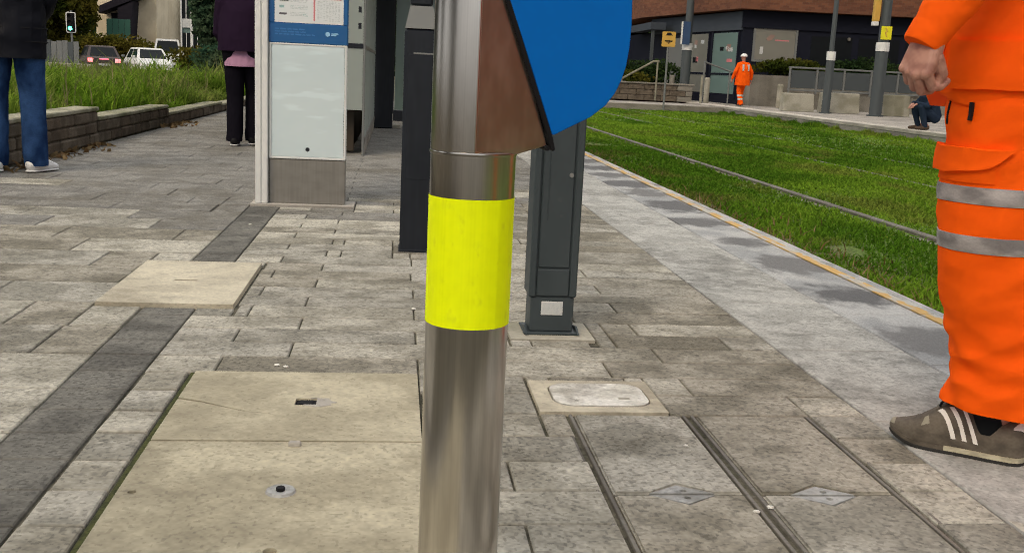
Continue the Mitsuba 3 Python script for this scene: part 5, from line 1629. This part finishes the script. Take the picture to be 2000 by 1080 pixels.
# pale flats with tall white framed windows
c = thing('apartment_building', 'pale block of flats with tall white framed windows', 'building')
add('wall', bx(-24.0, -10.0, 95.2, 108, -0.4, 14), 'window_teal', c)
for i in range(9):
    x = -20.75 + i * 0.93
    add('pier', bx(x, x + 0.22, 94.95, 95.2, -0.3, 13.5, 0.02), 'white_paint', c)
    for zf in (0.4, 3.2, 6.0, 8.8):
        wk_ = add('window', bx(x + 0.24, x + 0.90, 95.08, 95.19, zf + 0.75, zf + 2.35), 'window_dark', c)
        add('mullion', bx(x + 0.54, x + 0.60, 95.04, 95.075, zf + 0.75, zf + 2.35), 'white_paint', wk_)
        add('spandrel', bx(x + 0.23, x + 0.92, 95.03, 95.19, zf, zf + 0.74), 'window_teal' if i % 2 else 'label_white', c)

# ------------------------------------------------------------------ right background: far platform things
c = thing('sign_post', 'yellow warning sign on a thin grey post beyond the grass track', 'sign')
add('post', cyl((8.55, 33.02, -0.3), (8.55, 33.02, 2.25), 0.032, n=12), 'grey_steel', c, smooth=40)
add('plate', rot_(prism(sbox(8.33, 1.80, 8.77, 2.27).buffer(-0.03).buffer(0.03, 4), 0, 0.012), 32.985), 'sign_yellow', c)
add('symbol', rot_(cat_mesh([prism(Polygon([(8.44, 2.15), (8.66, 2.15), (8.60, 2.24), (8.50, 2.24)]), 0, 0.003), prism(sbox(8.43, 1.95, 8.67, 2.00), 0, 0.003), prism(Polygon([(8.47, 1.935), (8.63, 1.935), (8.55, 1.89)]), 0, 0.003)]), 32.972), 'black_rubber', c, kind='stuff')


def lamp_post(label, x, y, r0, r1, zb, top, extra=None):
    th = thing('lamp_post', label, 'post')
    add('base_section', cyl((x, y, -0.02), (x, y, zb), r0, n=24), 'pole_slate', th, smooth=40)
    add('white_band', cyl((x, y, zb), (x, y, zb + 0.26), r0 + 0.012, n=24), 'white_paint', th, smooth=40)
    add('upper_section', cyl((x, y, zb + 0.26), (x, y, top), r1, r1 * 0.8, n=24), 'pole_slate', th, smooth=40)
    add('foot', cyl((x, y, -0.01), (x, y, 0.03), r0 + 0.06, n=24), 'pole_slate', th, smooth=40)
    if extra: extra(th)
    return th


lamp_post('slim slate lamp post with a white band, between the concrete blocks', 13.02, 30.75, 0.125, 0.075, 1.58, 7.0)


def cat_extra(th):
    x, y = 14.33, 30.15
    add('sign_plate', rot_(prism(sbox(x - 0.19, 2.24, x + 0.14, 2.62), 0, 0.01), y - 0.19), 'sign_lemon', th, label='lemon yellow sign plate')
    add('sign_mark', rot_(prism(LineString([(x - 0.05, 2.56), (x - 0.00, 2.46), (x - 0.06, 2.44), (x - 0.01, 2.32)]).buffer(0.016), 0, 0.004), y - 0.2), 'sign_yellow', th)
    add('equipment_box', bx(x - 0.40, x - 0.22, y - 0.10, y + 0.08, 2.75, 3.42, 0.02), 'sign_yellow', th)
    add('box_foot', bx(x - 0.42, x - 0.24, y - 0.11, y + 0.06, 2.62, 2.745, 0.02), 'white_paint', th)


lamp_post('thick slate mast with a lemon yellow sign above a white band', 14.33, 30.15, 0.185, 0.15, 1.90, 9.0, cat_extra)


def pc_extra(th):
    add('sign_plate', rot_(prism(sbox(10.78, 2.12, 11.12, 2.98), 0, 0.02), 39.74), 'sign_blue', th, label='dark blue sign plate with a white edge')
    add('sign_edge', rot_(prism(sbox(10.76, 2.12, 10.82, 2.98), 0, 0.024), 39.735), 'white_paint', th)


lamp_post('dark lamp post with a blue sign standing above the terrace wall', 11.12, 40.0, 0.19, 0.15, 1.92, 8.0, pc_extra)

for i, (xa, xb, ya, yb, h_, lab) in enumerate([(11.93, 12.90, 31.35, 31.75, 0.55, 'stained pale concrete block left of the slim lamp post'), (13.20, 14.42, 31.45, 31.85, 0.62, 'stained pale concrete block between the slim post and the thick mast'),
                                               (14.70, 15.72, 30.75, 31.15, 0.64, 'stained pale concrete block right of the thick mast')]):
    c = thing('concrete_block', lab, 'concrete block', 'concrete blocks on the far platform')
    add('block', hull([(x, y, z) for x, y, z in [(xa, ya, 0), (xb, ya, 0), (xa, yb, 0), (xb, yb, 0)]] + [(xa + 0.02, ya + 0.05, h_ - 0.02), (xb - 0.02, ya + 0.05, h_ - 0.02), (xa + 0.02, yb - 0.05, h_ - 0.02), (xb - 0.02, yb - 0.05, h_ - 0.02),
                                                                                (xa + 0.05, ya + 0.08, h_), (xb - 0.05, ya + 0.08, h_), (xa + 0.05, yb - 0.08, h_), (xb - 0.05, yb - 0.08, h_)]), 'concrete_pale', c)
    for s in (0.25, 0.75):
        xx = xa + (xb - xa) * s
        add('lifting_loop', tube([(xx + 0.06 * math.cos(a), (ya + yb) / 2, h_ - 0.01 + 0.05 * math.sin(a)) for a in np.linspace(0, np.pi, 9)], 0.008, 6), 'rail_steel', c)

# railing with grey infill panels on a low plinth
c = thing('railing', 'grey railing with infill panels behind the concrete blocks', 'railing')
add('plinth', bx(13.2, 24.0, 35.0, 35.4, -0.02, 0.52), 'concrete_grey', c)
for i in range(11):
    x = 13.45 + i * 0.98
    add('post', bx(x - 0.03, x + 0.03, 35.05, 35.12, 0.52, 1.42, 0.008), 'grey_steel', c)
    add('infill_panel', bx(x + 0.05, x + 0.93, 35.07, 35.09, 0.70, 1.30), 'pole_slate', c)
add('top_rail', bx(13.4, 24.0, 35.04, 35.13, 1.36, 1.42, 0.01), 'grey_steel', c)
add('bottom_rail', bx(13.4, 24.0, 35.05, 35.12, 0.60, 0.66, 0.01), 'grey_steel', c)
for i, (px_, py_, pz, rr_, lf) in enumerate([((14.2), 37.0, 1.35, (1.5, 0.5, 0.35), 'leaf_olive'), (17.0, 36.5, 1.55, (1.8, 0.5, 0.40), 'leaf_dark'), (20.2, 36.5, 1.6, (1.8, 0.6, 0.4), 'leaf_dark')]):
    shrub(['low olive hedge plant left of the slim post behind the railing', 'dark hedge plant between the posts behind the railing', 'dark hedge plant behind the railing beyond the orange worker'][i], (px_, py_, pz), rr_, lf, 4200, 0.06, 70 + i, 'hedge_plant')
    add('planter', bx(px_ - 1.6, px_ + 1.6, py_ - 0.4, py_ + 0.5, -0.02, pz - 0.25), 'concrete_grey', f'hedge_plant_{i:03d}' if i else 'hedge_plant')

# terrace wall, handrails and bollards by the steps
c = thing('terrace_wall', 'low grey brown terrace wall of blocks left of the walking worker', 'wall')
for j in range(3):
    x = 6.6 - 0.3 * (j % 2)
    while x < 10.9:
        w_ = 0.62
        add('block', bx(max(x, 6.6) + 0.008, min(x + w_, 10.9) - 0.008, 38.0 + RNG.normal(0, 0.006), 38.3, -0.02 + j * 0.20 + 0.006, 0.18 + j * 0.20 - 0.006, 0.012), ['concrete_grey', 'wall_block_grey'][(j + int(x * 3)) % 2], c)
        x += w_
add('coping', bx(6.55, 10.95, 37.95, 38.35, 0.585, 0.645, 0.01), 'concrete_grey', c)
add('bank', bx(6.6, 10.9, 38.3, 47.0, -0.02, 0.50), 'soil', c)


def handrail(label, pts, posts, r_=0.038, m_='concrete_pale'):
    th = thing('handrail', label, 'handrail')
    add('rail', tube(pts, r_, 10), m_, th, smooth=50)
    for p in posts:
        add('post', cyl((p[0], p[1], p[3]), (p[0], p[1], p[2]), r_ * 0.85, n=10), m_, th, smooth=50)


handrail('pale sloping handrail left of the yellow sign', [(8.20, 38.1, 0.72), (9.25, 37.6, 1.40), (9.45, 37.6, 1.40)], [(9.40, 37.6, 1.40, 0.0), (8.22, 38.1, 0.72, 0.6)])
handrail('grey green handrail sloping down behind the walking worker', [(10.9, 36.8, 1.46), (11.9, 36.9, 1.17), (12.9, 37.0, 0.98), (13.4, 37.0, 0.98)], [(10.92, 36.8, 1.46, 0), (11.9, 36.9, 1.17, 0), (13.38, 37.0, 0.98, 0)], 0.03, 'grey_steel')
for i, (x, y, h_, m_, lab) in enumerate([(10.75, 36.4, 0.98, 'concrete_pale', 'thin pale post left of the walking worker'), (11.22, 37.3, 0.92, 'concrete_pale', 'stout pale bollard just left of the walking worker'),
                                         (13.05, 34.8, 0.80, 'concrete_pale', 'pale bollard right of the walking worker'), (10.35, 39.0, 0.95, 'concrete_grey', 'grey bollard beside the dark lamp post')]):
    c = thing('bollard', lab, 'bollard')
    r_ = 0.045 if i == 0 else 0.10
    add('shaft', cyl((x, y, -0.02), (x, y, h_ - 0.04), r_, n=18), m_, c, smooth=40)
    add('cap', cyl((x, y, h_ - 0.04), (x, y, h_), r_, r_ * 0.7, n=18), m_, c, smooth=40)

# shop building with brick upper floor
c = thing('building', 'shop building with a slate ground floor below an orange brick storey', 'building')
PA, PB, PC = np.array([12.62, 38.0]), np.array([11.30, 46.5]), np.array([40.0, 36.6])
ground_poly = [PA, PC, (40, 60), (11.0, 60), PB]
add('ground_floor', prism(Polygon(ground_poly), -0.4, 2.78), 'navy_fascia', c)
add('fascia', prism(Polygon([PA + [-0.06, -0.08], PC + [0, -0.08], PC + [0, 0.3], PA + [0.0, 0.3]]), 2.785, 3.40), 'navy_fascia', c)
eL = (PB - PA) / np.linalg.norm(PB - PA)
nL = np.array([eL[1], -eL[0]])
if nL @ np.array([-1, -0.3]) < 0: nL = -nL
add('side_fascia', prism(Polygon([PA + nL * 0.08, PB + nL * 0.08, PB - nL * 0.3, PA - nL * 0.3]), 2.70, 3.36), 'slate_fascia', c)
up_poly = Polygon([PA + [-0.35, -0.55], PC + [0, -0.55], (40, 60), (10.6, 60), PB + nL * 0.5])
add('brick_storey', prism(up_poly, 3.42, 10.0), 'brick_orange', c)


def on_left(a, b, z0, z1, d0, d1):
    return prism(Polygon([PA + eL * a + nL * d0, PA + eL * b + nL * d0, PA + eL * b + nL * d1, PA + eL * a + nL * d1]), z0, z1)


for a, b, mm_ in ((0.25, 2.35, 'window_teal'), (2.75, 4.6, 'window_grey')):
    w_ = add('window', on_left(a, b, 0.35, 2.62, -0.05, 0.02), mm_, c, label='tall pale shop window')
    for x0_, x1_ in ((a - 0.08, a), (b, b + 0.08)):
        add('frame', on_left(x0_, x1_, 0.2, 2.66, -0.05, 0.06), 'navy_fascia', w_)
    add('transom', on_left(a, b, 1.05, 1.12, 0.0, 0.05), 'navy_fascia', w_)
    pr_ = np.random.default_rng(int(a * 10))
    for q in range(5):
        aa = a + pr_.uniform(0.1, 1.2)
        zz_ = pr_.uniform(1.2, 2.3)
        add('poster', on_left(aa, aa + pr_.uniform(0.15, 0.5), zz_, zz_ + pr_.uniform(0.1, 0.35), 0.0, 0.03), ['print_red', 'label_white', 'label_white', 'print_brown', 'window_dark'][q], w_)
add('door', on_left(5.2, 6.6, 0.0, 2.5, -0.05, 0.03), 'grey_steel', c)
eR = (PC - PA) / np.linalg.norm(PC - PA)
nR = np.array([eR[1], -eR[0]])
if nR[1] > 0: nR = -nR


def on_right(a, b, z0, z1, d0, d1):
    return prism(Polygon([PA + eR * a + nR * d0, PA + eR * b + nR * d0, PA + eR * b + nR * d1, PA + eR * a + nR * d1]), z0, z1)


w_ = add('window', on_right(0.48, 1.98, 1.66, 2.86, -0.05, 0.03), 'window_grey', c, label='grey display window with a small brown emblem')
add('frame', on_right(0.40, 0.475, 1.58, 2.94, -0.05, 0.06), 'grey_steel', w_)
add('frame', on_right(1.985, 2.06, 1.58, 2.94, -0.05, 0.06), 'grey_steel', w_)
add('frame', on_right(0.476, 1.984, 1.58, 1.655, -0.05, 0.06), 'grey_steel', w_)
em = prism(Polygon([(0, 0), (0.16, 0.16), (0.34, 0.14), (0.22, -0.03), (0.1, -0.08)]), 0, 0.01)
o_ = PA + eR * 0.88 + nR * 0.035
add('emblem', frame(em, (o_[0], o_[1], 2.42), (*eR, 0), (0, 0, 1), (*nR, 0)), 'print_brown', w_)
add('emblem_line', on_right(1.22, 1.75, 2.36, 2.40, 0.0, 0.034), 'print_red', w_)
add('notice', on_right(0.68, 0.80, 1.86, 2.12, 0.0, 0.036), 'label_white', w_)
for a in (2.6, 4.4, 6.2, 8.0, 9.8):
    add('dark_window', on_right(a, a + 1.55, 0.5, 2.6, -0.05, 0.015), 'window_dark', c)
for a in (1.0, 4.0, 7.0, 10.0):
    add('upper_window', bx(PA[0] + a, PA[0] + a + 1.4, 37.28, 37.33 - 0.0, 4.6, 6.2), 'window_dark', c)
add('wall_light', frame(cyl((0, 0, 0), (0, 0, 0.05), 0.06, n=12), (16.6, 37.75, 2.55), (1, 0, 0), (0, 0, 1), (0, -1, 0)), 'plinth_steel', c)
# canopy at its left end
c = thing('entrance_canopy', 'slate entrance canopy left of the shop building', 'canopy')
add('roof', hull([(10.6, 44.0, 2.82), (11.25, 44.0, 2.82), (10.75, 48.5, 2.82), (11.2, 48.5, 2.82), (10.6, 44.0, 3.12), (11.25, 44.0, 3.12), (10.75, 48.5, 3.12), (11.2, 48.5, 3.12)]), 'slate_fascia', c)
add('column', bx(10.68, 10.80, 44.1, 44.22, -0.02, 2.815), 'pole_slate', c)
# white gabled house glimpsed right of the blue panel
c = thing('house', 'white house with a slanting gable glimpsed right of the blue panel', 'house')
add('wall', bx(10.0, 14.3, 62.0, 70.0, 3.85, 9.0), 'dark_timber', c)
add('lower_wall', bx(10.0, 14.2, 62.1, 70.0, -0.4, 3.84), 'navy_fascia', c)
add('corner_board', bx(12.95, 13.35, 61.85, 61.99, 3.9, 8.0), 'white_paint', c)
add('sill_board', bx(12.95, 14.35, 61.83, 61.99, 3.90, 4.25), 'white_paint', c)
add('slant_board', hull([(13.5, 61.8, 4.26), (13.5, 61.84, 4.26), (13.9, 61.8, 4.26), (13.9, 61.84, 4.26), (14.7, 61.8, 5.7), (14.7, 61.84, 5.7), (14.35, 61.8, 5.7), (14.35, 61.84, 5.7)]), 'white_paint', c)
tree('dark tree filling the gap left of the shop building', (9.6, 56), 8, 3.4, (3.4, 2.2, 3.6), 'leaf_dark', 12000, 0.16, 81, 0.25)
tree('dark tree standing between the white house and the brick storey', (12.5, 58.5), 8, 2.6, (2.2, 1.2, 2.6), 'leaf_dark', 8000, 0.15, 83, 0.2)
shrub('low green shrub on the bank behind the terrace wall', (8.2, 40.0, 0.80), (1.6, 0.7, 0.42), 'leaf_olive', 3600, 0.07, 85)
shrub('dark shrub on the bank below the yellow sign', (10.2, 43.0, 1.0), (1.4, 0.8, 0.7), 'leaf_dark', 3600, 0.08, 87)

# outside the frame, mirrored in the steel post: the brick frontage and the tree belt go on
c = thing('building', 'long brick building that continues the far side of the street outside the frame', 'building')
add('wall', bx(24, 40, -45, 26, -0.4, 11.0), 'brick_orange', c)
for i in range(9):
    add('window', bx(23.95, 24.02, -42 + i * 7.4, -38 + i * 7.4, 0.8, 3.2), 'window_dark', c)
for i, (x, y) in enumerate([(-13.5, -2), (-15, 7), (-14, 16), (-16, 25)]):
    tree(['dark tree beside the left verge, outside the frame, nearest', 'dark tree beside the left verge, outside the frame, second', 'dark tree beside the left verge, outside the frame, third', 'dark tree beside the left verge, outside the frame, farthest'][i], (x, y), 9, 4.5, (4.0, 3.6, 4.4), 'leaf_dark', 9000, 0.24, 90 + i, 0.25)

w_ = np.random.default_rng(5)
far_blobs = [((x, w_.uniform(115, 150), w_.uniform(2.5, 5.0)), (w_.uniform(4, 7), 4, w_.uniform(4, 6.5))) for x in np.arange(-75, 40, 4.0)]
add('distant_wood', leaf_cloud(far_blobs, 60000, 0.42, 77), 'leaf_dark', label='far off dark wood closing the view behind the houses', cat='wood', kind='stuff')
